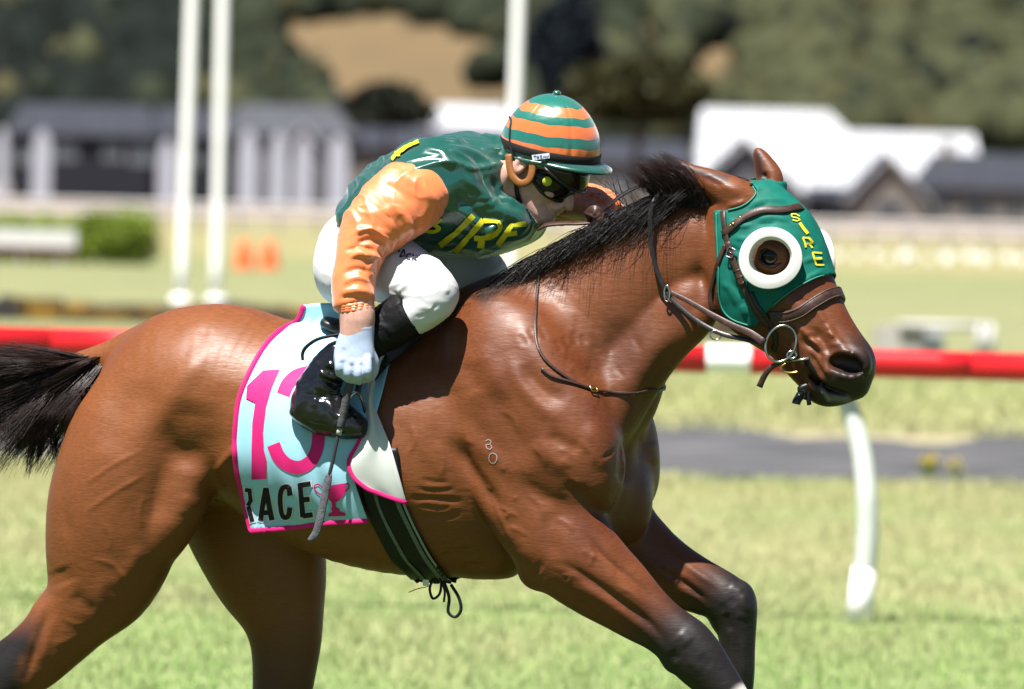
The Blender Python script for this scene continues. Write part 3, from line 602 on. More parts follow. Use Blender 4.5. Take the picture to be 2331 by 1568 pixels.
# far shoulder and foreleg
HV.chain([hq(1250, 900, 90, .05, .15), hq(1360, 1020, 95, .06, .15), hq(1405, 1100, 80, .065, .14)], k=.05)
HV.ell(hq(1434, 1045, 1, 1, .125)[:3], (.075, .08, .155), k=.03)
HV.ell(hq(1424, 1140, 1, 1, .06)[:3], (.07, .07, .11), k=.03)
foreleg([(1340, 1120, 90, .07, .15), (1400, 1210, 88, .08, .155), (1466, 1276, 82, .07, .155), (1541, 1308, 57, .052, .15), (1596, 1332, 47, .045, .15), (1640, 1354, 43, .042, .15), (1667, 1384, 44, .042, .15),
         (1677, 1440, 31, .033, .15), (1678, 1500, 29, .028, .15), (1679, 1570, 27, .026, .15), (1668, 1690, 25, .024, .15), (1655, 1780, 32, .03, .15), (1610, 1835, 27, .026, .15)], .15)
HV.chain([hq(1480, 1345, 30, .03, .145), hq(1560, 1362, 20, .022, .145), hq(1615, 1380, 16, .02, .148)], k=.02)
HV.ell(hq(1572, 1462, 1, 1, -.152)[:3], (.045, .042, .05), k=.02); HV.ell(hq(1530, 1500, 1, 1, -.15)[:3], (.022, .026, .03), k=.02)
HV.ell(hq(1690, 1372, 1, 1, .15)[:3], (.03, .042, .05), k=.02); HV.ell(hq(1640, 1408, 1, 1, .15)[:3], (.022, .024, .03), k=.02)
# breast between the shoulders
HV.ell(hq(1345, 1090, 1, 1, 0)[:3], (.12, .15, .2), k=.05)
# neck
HV.chain([hq(1215, 890, 205, .165), hq(1298, 798, 218, .135), hq(1388, 702, 172, .112), hq(1456, 632, 146, .098), hq(1532, 580, 128, .088), hq(1612, 548, 108, .075)], k=.006, cap=.35, sub=5, kout=.10)
HV.chain([hq(1430, 930, 46, .06, 0), hq(1448, 850, 46, .055, 0), hq(1508, 752, 40, .05), hq(1580, 690, 40, .05)], k=.05)      # windpipe
HV.chain([hq(1370, 960, 60, .05, -.09), hq(1440, 850, 55, .04, -.07), hq(1540, 740, 50, .035, -.055), hq(1590, 690, 45, .03, -.05)], k=.04)   # long neck muscle
HV.chain([hq(1370, 960, 60, .05, .09), hq(1440, 850, 55, .04, .07), hq(1540, 740, 50, .035, .055)], k=.04)
# head
def hh(x, y, r, w, lat=0.0): return hq(x, y, r, w, lat, HEAD)
HV.chain([hh(1690, 490, 80, .068), hh(1702, 510, 92, .070), hh(1722, 560, 122, .085), hh(1742, 615, 128, .088), hh(1772, 668, 116, .080), hh(1805, 708, 100, .070), hh(1840, 748, 84, .058), hh(1878, 790, 70, .052), hh(1910, 826, 62, .053), hh(1936, 848, 55, .050)], k=.03, cap=.8, sub=5)
for sg in (-1, 1):
    HV.chain([hh(1680, 640, 66, .028, sg * .062), hh(1706, 700, 62, .026, sg * .058)], k=.03)              # cheek
    HV.chain([hh(1770, 660, 16, .012, sg * .083), hh(1830, 720, 12, .01, sg * .070)], k=.02)               # facial crest
    HV.ell(hh(1755, 572, 1, 1, sg * .078)[:3], (.055, .03, .045), k=.03)                                    # orbit
    HV.ell(hh(1938, 826, 1, 1, sg * .040)[:3], (.05, .026, .046), k=.02)                                    # nostril wing
HV.chain([hh(1800, 800, 34, .04), hh(1850, 850, 34, .036), hh(1885, 886, 34, .036)], k=.025)               # lower jaw
HV.chain([hh(1862, 892, 25, .030), hh(1895, 903, 17, .028), hh(1930, 903, 10, .022)], k=.012)              # lower lip
HV.chain([hh(1925, 872, 36, .042), hh(1948, 880, 26, .036)], k=.02)                                        # upper lip
for sg in (-1, 1): HV.chain([hh(1846, 856, 5, .016, sg * .046), hh(1885, 884, 6, .016, sg * .044), hh(1930, 899, 4, .016, sg * .036)], k=.010, mode='sub')   # mouth line
for sg in (-1, 1):
    HV.chain([hh(1902, 824, 16, .03, sg * .068), hh(1928, 829, 20, .036, sg * .068), hh(1946, 837, 16, .032, sg * .064)], k=.010, mode='sub')
HV.ell(hh(1668, 476, 1, 1, -.03)[:3], (.06, .045, .05), k=.03)
# ears
def ear(st, wd, k=.02):
    HV.chain([(*hh(x, y, 1, 1, l)[:3], r * S, w) for x, y, r, w, l in st], k=k, wdir=wd)
ear([(1692, 450, 30, .028, -.045), (1656, 434, 29, .022, -.06), (1612, 412, 22, .016, -.07), (1575, 392, 12, .011, -.07), (1540, 372, 5, .006, -.068)], (.25, .9, -.3))
ear([(1758, 425, 23, .022, .045), (1749, 396, 21, .015, .05), (1736, 368, 13, .011, .05), (1724, 343, 5, .006, .05)], (.3, .9, 0))

hv, hf = HV.mesh(); del HV.g
hv = smooth(hv, hf, 18)
hw_ = BODY.wor(hv); hn = vnormals(hw_, hf); hpx = project(hw_)
near = sstep(.03, -.02, hv[:, 1])
ST = [
 # hindquarter
 ([(464, 772), (455, 815), (410, 872), (372, 945), (345, 1010)], 24, 9), ([(440, 900), (432, 1000), (440, 1080)], 55, -10), ([(520, 860), (500, 960), (505, 1050)], 50, -8),
 ([(540, 1012), (515, 1045), (485, 1084)], 9, 7), ([(505, 1100), (470, 1110), (440, 1150)], 18, -4), ([(464, 757)], 14, -3), ([(468, 745)], 40, 2),
 ([(300, 850), (270, 950), (255, 1050)], 34, -7), ([(345, 900), (300, 1050), (290, 1180)], 40, 7), ([(150, 1060), (142, 1150), (165, 1250)], 12, -4),
 ([(178, 1112), (255, 1060), (335, 1018)], 5, 2.5), ([(180, 1176), (260, 1120), (345, 1072)], 5, 2.5), ([(380, 1040), (395, 1120), (380, 1200)], 30, -4), ([(428, 1120), (418, 1180)], 18, 3),
 ([(134, 1290), (152, 1335)], 22, -5), ([(160, 1350), (195, 1375), (225, 1390)], 15, -5), ([(205, 1395), (232, 1340), (262, 1310)], 16, 3), ([(200, 1274), (250, 1282), (280, 1312), (292, 1338)], 5, 2),
 ([(120, 1350), (80, 1430), (55, 1500)], 14, 6), ([(110, 1470), (140, 1462), (190, 1440)], 6, 1.5), ([(320, 1230), (300, 1290), (250, 1340)], 16, 5),
 ([(112, 1375), (92, 1430), (70, 1500), (52, 1568)], 8, -9), ([(128, 1390), (110, 1450), (92, 1520)], 9, 4),
 # barrel and girth wrinkles
 ([(938, 1108), (985, 1118), (1046, 1112)], 5, -4), ([(925, 1134), (980, 1134), (1062, 1142)], 6, -6), ([(950, 1150), (1000, 1158), (1030, 1152)], 4, -4), ([(935, 1172), (1000, 1178), (1056, 1168)], 6, -6), ([(980, 1192), (1020, 1198), (1048, 1190)], 5, -4),
 ([(950, 1206), (1000, 1216), (1046, 1206)], 7, -6), ([(975, 1238), (1015, 1230), (1055, 1242)], 7, -7), ([(990, 1272), (1040, 1262), (1090, 1272)], 8, -6), ([(950, 1090), (1000, 1098), (1030, 1094)], 5, -3), ([(1050, 1286), (1110, 1290)], 7, -5), ([(1010, 1250), (1060, 1252), (1090, 1246)], 5, -4),
 ([(900, 930), (930, 1010), (990, 1100)], 20, -4), ([(860, 960), (900, 1060), (960, 1180)], 20, 3), ([(930, 905), (945, 915)], 5, 3), ([(985, 900), (960, 1000), (1000, 1090)], 26, 4),
 # shoulder
 ([(1020, 985), (1062, 1056), (1104, 1115), (1150, 1180)], 15, -14), ([(1033, 930), (1062, 988), (1105, 1024), (1190, 1083), (1240, 1100)], 20, 8), ([(1150, 800), (1190, 880), (1243, 935), (1305, 960)], 16, 7),
 ([(1100, 860), (1150, 960), (1230, 1060)], 26, -8), ([(1180, 830), (1240, 890), (1300, 915)], 16, -7), ([(1214, 997), (1255, 1044), (1300, 1075)], 16, 7), ([(1240, 985), (1290, 1010), (1330, 1030)], 14, -7),
 ([(1080, 780), (1130, 860), (1150, 920)], 22, 6), ([(1010, 820), (1030, 900)], 24, 5), ([(1060, 820), (1090, 900)], 18, -5), ([(1392, 1000), (1402, 1060), (1404, 1125), (1382, 1185)], 14, -6),
 ([(1372, 1193), (1345, 1150), (1310, 1118), (1270, 1105)], 14, -9), ([(1330, 960), (1362, 1020), (1370, 1080)], 20, 7), ([(1380, 1030), (1386, 1040)], 12, -5), ([(1290, 1130), (1330, 1170), (1380, 1230), (1430, 1290)], 22, 8),
 ([(1265, 1150), (1250, 1220), (1275, 1280)], 18, -7), ([(1150, 1190), (1185, 1240), (1205, 1290)], 14, 4), ([(1130, 1150), (1160, 1165), (1185, 1178)], 3.5, 3), ([(1160, 1165), (1150, 1180)], 3.5, 3), ([(1280, 1040), (1298, 1068)], 5, 3), ([(1140, 1060), (1152, 1072)], 5, 3), ([(1270, 1020), (1290, 1030)], 4, 2.5), ([(1165, 1135), (1182, 1132)], 4, 2.5), ([(1100, 1105), (1115, 1118)], 4, 2.5),
 # forearm
 ([(1320, 1205), (1380, 1274), (1430, 1312), (1475, 1350), (1510, 1380)], 7, -7), ([(1262, 1274), (1320, 1306), (1403, 1364), (1483, 1425), (1530, 1486)], 9, -11), ([(1290, 1318), (1370, 1362), (1440, 1410), (1500, 1462)], 12, 4),
 ([(1345, 1270), (1420, 1340), (1490, 1400)], 14, 4), ([(1275, 1310), (1300, 1308), (1325, 1322)], 4, 3), ([(1300, 1308), (1292, 1330)], 4, 3), ([(1320, 1250), (1360, 1272)], 4, 2.5), ([(1240, 1290), (1300, 1300), (1360, 1335), (1410, 1380)], 4, 2.5),
 ([(1215, 1285), (1235, 1300)], 14, -3), ([(1230, 1325), (1250, 1330)], 10, 3), ([(1540, 1440), (1570, 1470)], 14, 5), ([(1590, 1490), (1620, 1520)], 11, -2.5), ([(1560, 1500), (1600, 1530)], 9, 2), ([(1524, 1480), (1545, 1505)], 9, -6),
 ([(1110, 1120), (1150, 1200), (1176, 1250)], 5, 3), ([(1150, 1200), (1180, 1205), (1205, 1225)], 4.5, 3), ([(1290, 1060), (1300, 1090), (1330, 1105)], 5, 3), ([(1195, 1120), (1230, 1150), (1240, 1190)], 5, 2.5), ([(1335, 1225), (1352, 1262), (1390, 1290), (1402, 1318)], 4.5, 3), ([(1352, 1262), (1340, 1290)], 4.5, 2.5), ([(1400, 1330), (1440, 1352), (1480, 1385)], 4.5, 2.5), ([(230, 1180), (250, 1220), (245, 1262)], 5, 1.8), ([(140, 1400), (170, 1420), (200, 1415)], 5, 1.5),
 ([(990, 1000), (1010, 1050), (1000, 1090)], 6, 2.5), ([(880, 1225), (960, 1275), (1060, 1290)], 6, 3), ([(700, 1240), (800, 1285), (900, 1300)], 6, 2.5),
 ([(930, 960), (945, 1000), (925, 1040)], 5, 2.5), ([(1060, 1000), (1085, 1010)], 4.5, 2.5), ([(1205, 1010), (1235, 1040), (1240, 1075)], 5, 2.5), ([(1130, 930), (1165, 950), (1180, 990)], 6, 2.5), ([(1255, 1180), (1290, 1190), (1310, 1215)], 5, 2.5), ([(1315, 1000), (1345, 1030), (1350, 1065)], 6, 3), ([(330, 1120), (318, 1170), (330, 1210)], 6, 2), ([(1180, 760), (1200, 790)], 6, -2.5), ([(1200, 745), (1225, 785)], 6, -2.5), ([(1225, 740), (1248, 776)], 6, -2.5), ([(1350, 780), (1372, 820)], 6, -2.5), ([(1375, 770), (1395, 805)], 6, -2.5), ([(1400, 830), (1420, 862)], 6, -2.5), ([(1440, 760), (1460, 800)], 7, -2.5), ([(1520, 640), (1500, 690)], 8, -2),
 # neck
 ([(1560, 760), (1500, 850), (1455, 940), (1430, 990)], 16, -9), ([(1515, 735), (1460, 830), (1400, 920)], 22, 6), ([(1430, 720), (1380, 800), (1340, 870)], 26, -4), ([(1240, 700), (1290, 790), (1380, 900)], 30, -5), ([(1165, 715), (1215, 800), (1290, 880)], 22, 5),
 ([(1262, 770), (1285, 800)], 5, -3), ([(1280, 760), (1304, 800)], 5, -3), ([(1298, 752), (1318, 786)], 5, -3), ([(1320, 760), (1336, 784)], 5, -2.5), ([(1340, 830), (1362, 862)], 5, -2.5), ([(1390, 880), (1410, 905)], 5, -2.5), ([(1300, 840), (1330, 866)], 5, -2.5),
 ([(1590, 560), (1560, 620), (1530, 700)], 20, 4), ([(1610, 600), (1590, 680), (1560, 740)], 16, -5), ([(1420, 990), (1424, 1060), (1418, 1110)], 12, -12),
]
hw_ = strokes(hw_, hn, hpx, [(a, b_ * 1.15, c_ * (.85 if b_ > 8 else .8)) for a, b_, c_ in ST], near); hn = vnormals(hw_, hf)
SH = [  # head
 ([(1812, 735), (1850, 775), (1870, 800)], 7, 4), ([(1850, 740), (1880, 790), (1895, 815)], 10, -5), ([(1870, 725), (1905, 775), (1930, 800)], 9, 4), ([(1815, 770), (1850, 790), (1868, 815), (1880, 845)], 7, -5), ([(1835, 765), (1865, 770)], 5, -3),
 ([(1862, 800), (1876, 830), (1890, 862)], 6, 3.5), ([(1840, 800), (1858, 830), (1875, 865)], 6, -4), ([(1905, 800), (1928, 800), (1950, 815)], 6, 3), ([(1905, 850), (1930, 860), (1955, 858)], 6, 4), ([(1880, 755), (1900, 770)], 4, 2.5), ([(1890, 780), (1910, 790)], 4, 2.5), ([(1960, 840), (1972, 862)], 6, -5),
 ([(1850, 690), (1880, 740)], 8, 3), ([(1820, 700), (1840, 740)], 8, -4),
 ([(1720, 568), (1750, 562), (1778, 576)], 5, 4), ([(1722, 602), (1748, 608), (1775, 600)], 4, 2.5), ([(1730, 620), (1760, 626)], 4, -2),
 ([(1700, 440), (1640, 420), (1590, 392)], 12, 3), ([(1650, 428), (1600, 402)], 6, -3), ([(1650, 470), (1685, 462), (1700, 452)], 6, 3), ([(1746, 416), (1738, 390)], 6, -5)]
hw_ = strokes(hw_, hn, hpx, [(a, b_, c_ * 1.7) for a, b_, c_ in SH], (hpx[:, 0] > 1530) * 1.0 * sstep(.25, .1, hv[:, 1])); hn = vnormals(hw_, hf)
SF = [([(1660, 1330), (1692, 1352)], 9, 2.5), ([(1672, 1400), (1706, 1404)], 8, 2.5), ([(1660, 1360), (1676, 1378)], 8, -2), ([(1640, 1372), (1652, 1396)], 8, -3), ([(1690, 1440), (1692, 1560)], 7, 3), ([(1500, 1290), (1560, 1330)], 10, 4), ([(1520, 1250), (1580, 1300), (1640, 1340)], 10, 5), ([(1490, 1290), (1550, 1322), (1620, 1378)], 8, -9), ([(1500, 1350), (1560, 1362), (1610, 1385)], 6, -4), ([(1690, 1345), (1700, 1400)], 10, 4), ([(1650, 1390), (1664, 1440)], 8, -5), ([(1655, 1440), (1660, 1560)], 6, -3),
      ([(1440, 960), (1450, 1030), (1430, 1080)], 12, -6), ([(1460, 1090), (1440, 1150)], 14, 6), ([(1480, 1000), (1490, 1060)], 16, 5)]
hw_ = strokes(hw_, hn, hpx, SF, sstep(.0, .05, hv[:, 1]))
hw_ += hn * (fbm(hw_ * 9, 2, 3) * .0016)[:, None]
hn = vnormals(hw_, hf)
HB = bvh_of(hw_, hf)
# coat: black points on the legs, muzzle, ear rims; a white sock
def soft(line, w): return np.exp(-(dpoly(hpx, line)[0] / w) ** 2)
zz = hw_[:, 2]; nn = fbm(hw_ * 14, 3, 5)
isfar = hv[:, 1] > .05
dark = np.zeros(len(hw_))
# along each leg: how far past the knee or hock
def past(a, b): a, b = np.array(a, float), np.array(b, float); d = b - a; return ((hpx - a) @ d) / (d @ d)
fn = (hpx[:, 1] > 1240) & (hpx[:, 0] > 1380) & ~isfar; dark = np.where(fn, sstep(0, 1, past((1430, 1340), (1545, 1455)) + nn * .12), dark)
ff = (hpx[:, 1] > 1200) & (hpx[:, 0] > 1420) & isfar; dark = np.where(ff, sstep(0, 1, past((1545, 1275), (1650, 1345)) + nn * .12), dark)
hn_ = (hpx[:, 1] > 1250) & (hpx[:, 0] < 300) & ~isfar; dark = np.where(hn_, np.maximum(sstep(22, -30, hpx[:, 0] - (108 - (hpx[:, 1] - 1375) * .30) + nn * 16) * sstep(1370, 1470, hpx[:, 1]), sstep(1560, 1640, hpx[:, 1])), dark)
hf_ = (hpx[:, 1] > 1380) & (hpx[:, 0] > 480) & (hpx[:, 0] < 800) & isfar; dark = np.where(hf_, .35 * sstep(1380, 1500, hpx[:, 1]) + .65 * sstep(1480, 1680, hpx[:, 1]), dark)
hd = hpx[:, 0] > 1700
dark = np.where(hd, np.maximum(dark, .93 * sstep(0, 1, past((1872, 795), (1935, 850)) + nn * .3)), dark)
dark = np.maximum(dark, .85 * soft([(1556, 376), (1575, 386), (1600, 396), (1650, 408)], 9)); dark = np.maximum(dark, .9 * soft([(1725, 350), (1728, 375), (1738, 410)], 8))
dark = np.maximum(dark, .8 * soft([(1755, 585)], 24) * (hpx[:, 0] > 1650)); dark = np.maximum(dark, .35 * soft([(1790, 800), (1850, 850)], 26))
dark = np.maximum(dark, .9 * soft([(1100, 672), (1250, 580), (1400, 500), (1500, 465)], 22))
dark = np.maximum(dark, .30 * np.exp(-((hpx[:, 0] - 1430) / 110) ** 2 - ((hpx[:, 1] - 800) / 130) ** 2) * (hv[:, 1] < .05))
white = ((hpx[:, 1] > 1480) & (hpx[:, 0] > 1600) & ~isfar) * sstep(0, .12, past((1655, 1572), (1740, 1690)) + nn * .05)
pinkw = soft([(1895, 906), (1930, 908)], 9) * (hpx[:, 0] > 1840) * .22 + .3 * soft([(1868, 880), (1886, 908)], 4) * hd
skin_ = np.clip(dark, 0, 1)
def soft2(x): return x
m_coat = mat('bay_coat', (.2, .07, .03), .42, .5)
N, L, b = nodes(m_coat)
b.inputs['Specular IOR Level'].default_value = .30; b.inputs['Sheen Weight'].default_value = .0; b.inputs['Sheen Roughness'].default_value = .45; b.inputs['Sheen Tint'].default_value = (1, .75, .6, 1)
ad = N.new('ShaderNodeAttribute'); ad.attribute_name = 'dark'; aw = N.new('ShaderNodeAttribute'); aw.attribute_name = 'white'
tc = N.new('ShaderNodeTexCoord'); nz = N.new('ShaderNodeTexNoise'); nz.inputs['Scale'].default_value = 7; nz.inputs['Detail'].default_value = 5; L.new(tc.outputs['Object'], nz.inputs['Vector'])
mp = N.new('ShaderNodeMapping'); mp.inputs['Scale'].default_value = (55, 90, 330); mp.inputs['Rotation'].default_value = (0, .7, 0); L.new(tc.outputs['Object'], mp.inputs[0])
nf = N.new('ShaderNodeTexNoise'); nf.inputs['Scale'].default_value = 1.0; nf.inputs['Detail'].default_value = 3; L.new(mp.outputs[0], nf.inputs['Vector'])
rp = N.new('ShaderNodeValToRGB'); rp.color_ramp.elements[0].color = (.104, .0262, .0072, 1); rp.color_ramp.elements[1].color = (.166, .0500, .0142, 1)
rp.color_ramp.elements[0].position = .3; rp.color_ramp.elements[1].position = .7; L.new(nz.outputs[0], rp.inputs[0])
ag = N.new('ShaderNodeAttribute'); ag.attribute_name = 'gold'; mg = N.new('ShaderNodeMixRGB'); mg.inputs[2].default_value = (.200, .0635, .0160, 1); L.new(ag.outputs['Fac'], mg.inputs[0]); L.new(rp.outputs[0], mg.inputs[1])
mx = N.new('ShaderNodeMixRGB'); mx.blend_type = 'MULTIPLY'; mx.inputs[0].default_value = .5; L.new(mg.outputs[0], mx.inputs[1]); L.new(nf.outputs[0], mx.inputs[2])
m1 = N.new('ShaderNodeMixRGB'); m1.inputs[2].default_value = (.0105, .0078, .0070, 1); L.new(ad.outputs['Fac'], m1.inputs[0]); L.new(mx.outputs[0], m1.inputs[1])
m2 = N.new('ShaderNodeMixRGB'); m2.inputs[2].default_value = (.45, .42, .39, 1); L.new(aw.outputs['Fac'], m2.inputs[0]); L.new(m1.outputs[0], m2.inputs[1])
L.new(m2.outputs[0], b.inputs['Base Color'])
mp3 = N.new('ShaderNodeMapping'); mp3.inputs['Scale'].default_value = (16, 30, 75); mp3.inputs['Rotation'].default_value = (0, .9, 0); L.new(tc.outputs['Object'], mp3.inputs[0])
n3 = N.new('ShaderNodeTexNoise'); n3.inputs['Scale'].default_value = 1.0; n3.inputs['Detail'].default_value = 5; n3.inputs['Roughness'].default_value = .6; n3.inputs['Distortion'].default_value = .6; L.new(mp3.outputs[0], n3.inputs['Vector'])
b0_ = N.new('ShaderNodeBump'); b0_.inputs['Strength'].default_value = .17; b0_.inputs['Distance'].default_value = .007; L.new(n3.outputs[0], b0_.inputs['Height'])
bp = N.new('ShaderNodeBump'); bp.inputs['Strength'].default_value = .10; bp.inputs['Distance'].default_value = .0025; L.new(nf.outputs[0], bp.inputs['Height']); L.new(b0_.outputs[0], bp.inputs['Normal']); L.new(bp.outputs[0], b.inputs['Normal'])
mr = N.new('ShaderNodeMapRange'); mr.inputs['To Min'].default_value = .34; mr.inputs['To Max'].default_value = .60; L.new(nf.outputs[0], mr.inputs[0]); L.new(mr.outputs[0], b.inputs['Roughness'])
horse = empty('horse', BODY.wor(np.array([0, 0, 0.0])))
tag(horse, 'bay racehorse with black mane and tail galloping on the turf beneath the jockey', 'horse')
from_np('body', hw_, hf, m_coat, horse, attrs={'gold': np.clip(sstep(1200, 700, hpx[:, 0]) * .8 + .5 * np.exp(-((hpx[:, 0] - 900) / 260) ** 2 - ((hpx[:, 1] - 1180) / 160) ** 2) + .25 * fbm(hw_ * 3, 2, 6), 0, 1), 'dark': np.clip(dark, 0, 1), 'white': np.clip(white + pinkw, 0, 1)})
# ------------------------------------------------------------------ jockey
def sculpt(prims, h, st=(), amp=0.0, scale=20, sm=3, fn=None, stscale=1.0):
    lo = np.full(3, 1e9); hi = -lo
    for p in prims:
        if p[0] == 'ell': c, r = np.array(p[1]), max(p[2]); lo = np.minimum(lo, c - r); hi = np.maximum(hi, c + r)
        else:
            for q in p[1]: c, r = np.array(q[:3]), max(q[3], q[4]); lo = np.minimum(lo, c - r); hi = np.maximum(hi, c + r)
    V = Volume(lo - .025, hi + .025, h)
    for p in prims:
        kw = p[3] if len(p) > 3 else {}
        V.ell(p[1], p[2], **kw) if p[0] == 'ell' else V.chain(p[1], **(dict(p[2]) if len(p) > 2 else {}))
    v, f = V.mesh(); v = smooth(v, f, sm); w = BODY.wor(v); n = vnormals(w, f)
    if st:
        w = strokes(w, n, project(w), [(a, b_, c_ * stscale) for a, b_, c_ in st], np.ones(len(w))); n = vnormals(w, f)
    if amp: w = w + n * (fbm(w * scale, 3, 11) * amp)[:, None]
    if fn is not None: w = fn(w, vnormals(w, f))
    return w, f
def st_(*rows): return [hq(*r) for r in rows]

jockey = empty('person', BODY.pt(900, 700))
tag(jockey, 'jockey in green and orange silks crouching low over the horse, arm hanging down with whip', 'person')

def satin(name, col, rough=.30):
    m = mat(name, col, rough, .85); N, L, b = nodes(m)
    b.inputs['Sheen Weight'].default_value = .35; b.inputs['Sheen Roughness'].default_value = .4
    b.inputs['Anisotropic'].default_value = .55
    tc = N.new('ShaderNodeTexCoord'); nz = N.new('ShaderNodeTexNoise'); nz.inputs['Scale'].default_value = 15; nz.inputs['Detail'].default_value = 2; nz.inputs['Distortion'].default_value = .8
    L.new(tc.outputs['Object'], nz.inputs['Vector'])
    n2 = N.new('ShaderNodeTexNoise'); n2.inputs['Scale'].default_value = 900; L.new(tc.outputs['Object'], n2.inputs['Vector'])
    ad = N.new('ShaderNodeMath'); ad.operation = 'MULTIPLY_ADD'; ad.inputs[1].default_value = .035; L.new(n2.outputs[0], ad.inputs[0]); L.new(nz.outputs[0], ad.inputs[2])
    bp = N.new('ShaderNodeBump'); bp.inputs['Strength'].default_value = .24; bp.inputs['Distance'].default_value = .011; L.new(ad.outputs[0], bp.inputs['Height']); L.new(bp.outputs[0], b.inputs['Normal'])
    return m
m_green = satin('green_satin', (.003, .084, .060), .27)
m_orange = satin('orange_satin', (1.08, .26, .075), .38)
m_yellow = mat('yellow_print', (.62, .58, .02), .38, .5)
m_breech = noisy(mat('white_breeches', (.80, .79, .80), .55, .4), 30, .03, bump=.12, bscale=24, bdist=.006)
m_boot = noisy(mat('black_boot_leather', (.008, .008, .009), .20, .6), 30, .3, bump=.22, bscale=22, bdist=.008, rough_amt=.06)
m_boottop = noisy(mat('black_boot_stocking', (.006, .006, .007), .55, .3), 30, .3, bump=.2, bscale=30, bdist=.006)
m_skin = mat('skin', (.78, .44, .35), .48, .4)
m_skin.node_tree.nodes['Principled BSDF'].inputs['Subsurface Weight'].default_value = .15
m_skin.node_tree.nodes['Principled BSDF'].inputs['Subsurface Radius'].default_value = (.01, .004, .002)
noisy(m_skin, 60, .14, bump=.15, bscale=300, bdist=.001)
m_glove = noisy(mat('pale_blue_glove', (.52, .62, .82), .62, .3), 60, .06, bump=.35, bscale=700, bdist=.0008)
m_black = mat('black_strap', (.012, .011, .011), .5, .4)
m_tan = noisy(mat('tan_leather', (.27, .105, .025), .5, .4), 40, .2)
m_leather = noisy(mat('brown_leather', (.060, .029, .021), .42, .5), 60, .3, bump=.2, bscale=260, bdist=.002, rough_amt=.08)
m_dleather = noisy(mat('dark_leather', (.022, .018, .018), .36, .55), 60, .3, bump=.15, bscale=260, bdist=.002)
m_steel = mat('steel', (.62, .62, .60), .22, .5, 1.0)
m_brass = mat('brass', (.72, .48, .14), .28, .5, 1.0)

# --- head frame: f forward, d down, l sideways (towards the camera is negative), in millimetres from the ear canal
JH = Frame(BODY.pt(1187, 376, -.078), R(24)); JO = JH.pt(1187, 376, 0)
JP = R(34)
def jh(f, d, l=0.0):
    up = np.array([0, 0, 1.0]); fw = JH.u * math.cos(JP) - up * math.sin(JP); dn = -JH.u * math.sin(JP) - up * math.cos(JP)
    return JO + (fw * f * 1.04 + dn * d * .96 + JH.v * l) * .00106
def jl(f, d, l=0.0): return tuple(BODY.loc(jh(f, d, l)))
JF, JD, JL = [BODY.loc(BODY.A + q) for q in (JH.u * math.cos(JP) - np.array([0, 0, 1]) * math.sin(JP), -JH.u * math.sin(JP) - np.array([0, 0, 1]) * math.cos(JP), JH.v)]
JR = np.array([JF, JL, JD])                                   # rows: forward, side, down
def je(f, d, l, rad, k=10, mode='add'): return ('ell', jl(f, d, l), tuple(r * .001 for r in rad), dict(k=k * .001, mode=mode, rot=JR))
def jc(rows, k=8, mode='add', wd=None): return ('chain', [(*jl(f, d, l), r * .001, w * .001) for f, d, l, r, w in rows], dict(k=k * .001, mode=mode, wdir=JR[1] if wd is None else wd, sub=3))
LAT = 78
headp = [je(18, -45, LAT, (98, 76, 95)), je(52, 12, LAT, (56, 62, 78), 20), jc([(16, 40, LAT, 32, 58), (48, 74, LAT, 30, 50), (82, 86, LAT, 24, 36), (90, 90, LAT, 19, 26)], 16),
         je(74, 18, LAT - 44, (26, 17, 18), 16), je(74, 18, LAT + 44, (26, 17, 18), 16), je(88, -20, LAT, (22, 52, 18), 14),
         jc([(96, -12, LAT, 9, 9), (112, 10, LAT, 11, 11), (124, 27, LAT, 12, 12)], 8), je(128, 29, LAT, (12, 12, 11), 5), je(116, 34, LAT - 13, (10, 8, 9), 4), je(116, 34, LAT + 13, (10, 8, 9), 4),
         je(104, 48, LAT, (16, 27, 16), 10), je(112, 53, LAT, (8, 20, 5.5), 5), je(109, 65, LAT, (8, 18, 6), 5), je(98, 87, LAT, (15, 20, 14), 10),
         jc([(119, 59, LAT - 24, 2.2, 4), (121, 59.5, LAT, 2.4, 4), (119, 59, LAT + 24, 2.2, 4)], 3, 'sub', wd=JR[0]),
         je(119, 37, LAT - 8, (5, 3.5, 3), 3, 'sub'), jc([(112, 34, LAT - 18, 2, 3), (104, 50, LAT - 30, 2, 3)], 5, 'sub'),
         je(92, -2, LAT - 33, (13, 15, 11), 8, 'sub'), je(92, -2, LAT + 33, (13, 15, 11), 8, 'sub'), je(82, -1, LAT - 33, (13, 13, 13), 4), je(82, -1, LAT + 33, (13, 13, 13), 4),
         je(-4, 0, LAT - 80, (19, 11, 32), 4), je(1, -2, LAT - 92, (9, 8, 18), 3, 'sub'), je(-4, 2, LAT + 80, (18, 9, 31), 6),
         jc([(12, 40, LAT, 56, 54), (-14, 90, LAT, 58, 56), (-50, 130, LAT, 66, 66), (-90, 165, LAT, 74, 90)], 18)]
torso = st_((1130, 400, 70, .10), (1060, 435, 88, .15), (970, 450, 88, .15), (890, 490, 78, .13), (830, 545, 72, .12))
arm_n = st_((1000, 405, 52, .06, -.14), (950, 440, 52, .055, -.20), (880, 490, 42, .045, -.26), (826, 550, 32, .04, -.30), (812, 620, 34, .038, -.33), (810, 700, 28, .030, -.35), (814, 728, 26, .028, -.355), (808, 800, 30, .02, -.36))
arm_f = st_((1090, 405, 45, .05, .14), (1180, 445, 36, .04, .23), (1262, 464, 26, .03, .24), (1325, 468, 22, .026, .17), (1385, 490, 17, .02, .12))
leg_n = st_((845, 575, 62, .07, -.10), (900, 625, 60, .065, -.19), (950, 648, 40, .04, -.25), (965, 672, 28, .03, -.265), (925, 710, 24, .026, -.27), (850, 768, 22, .026, -.285), (765, 825, 18, .02, -.30))
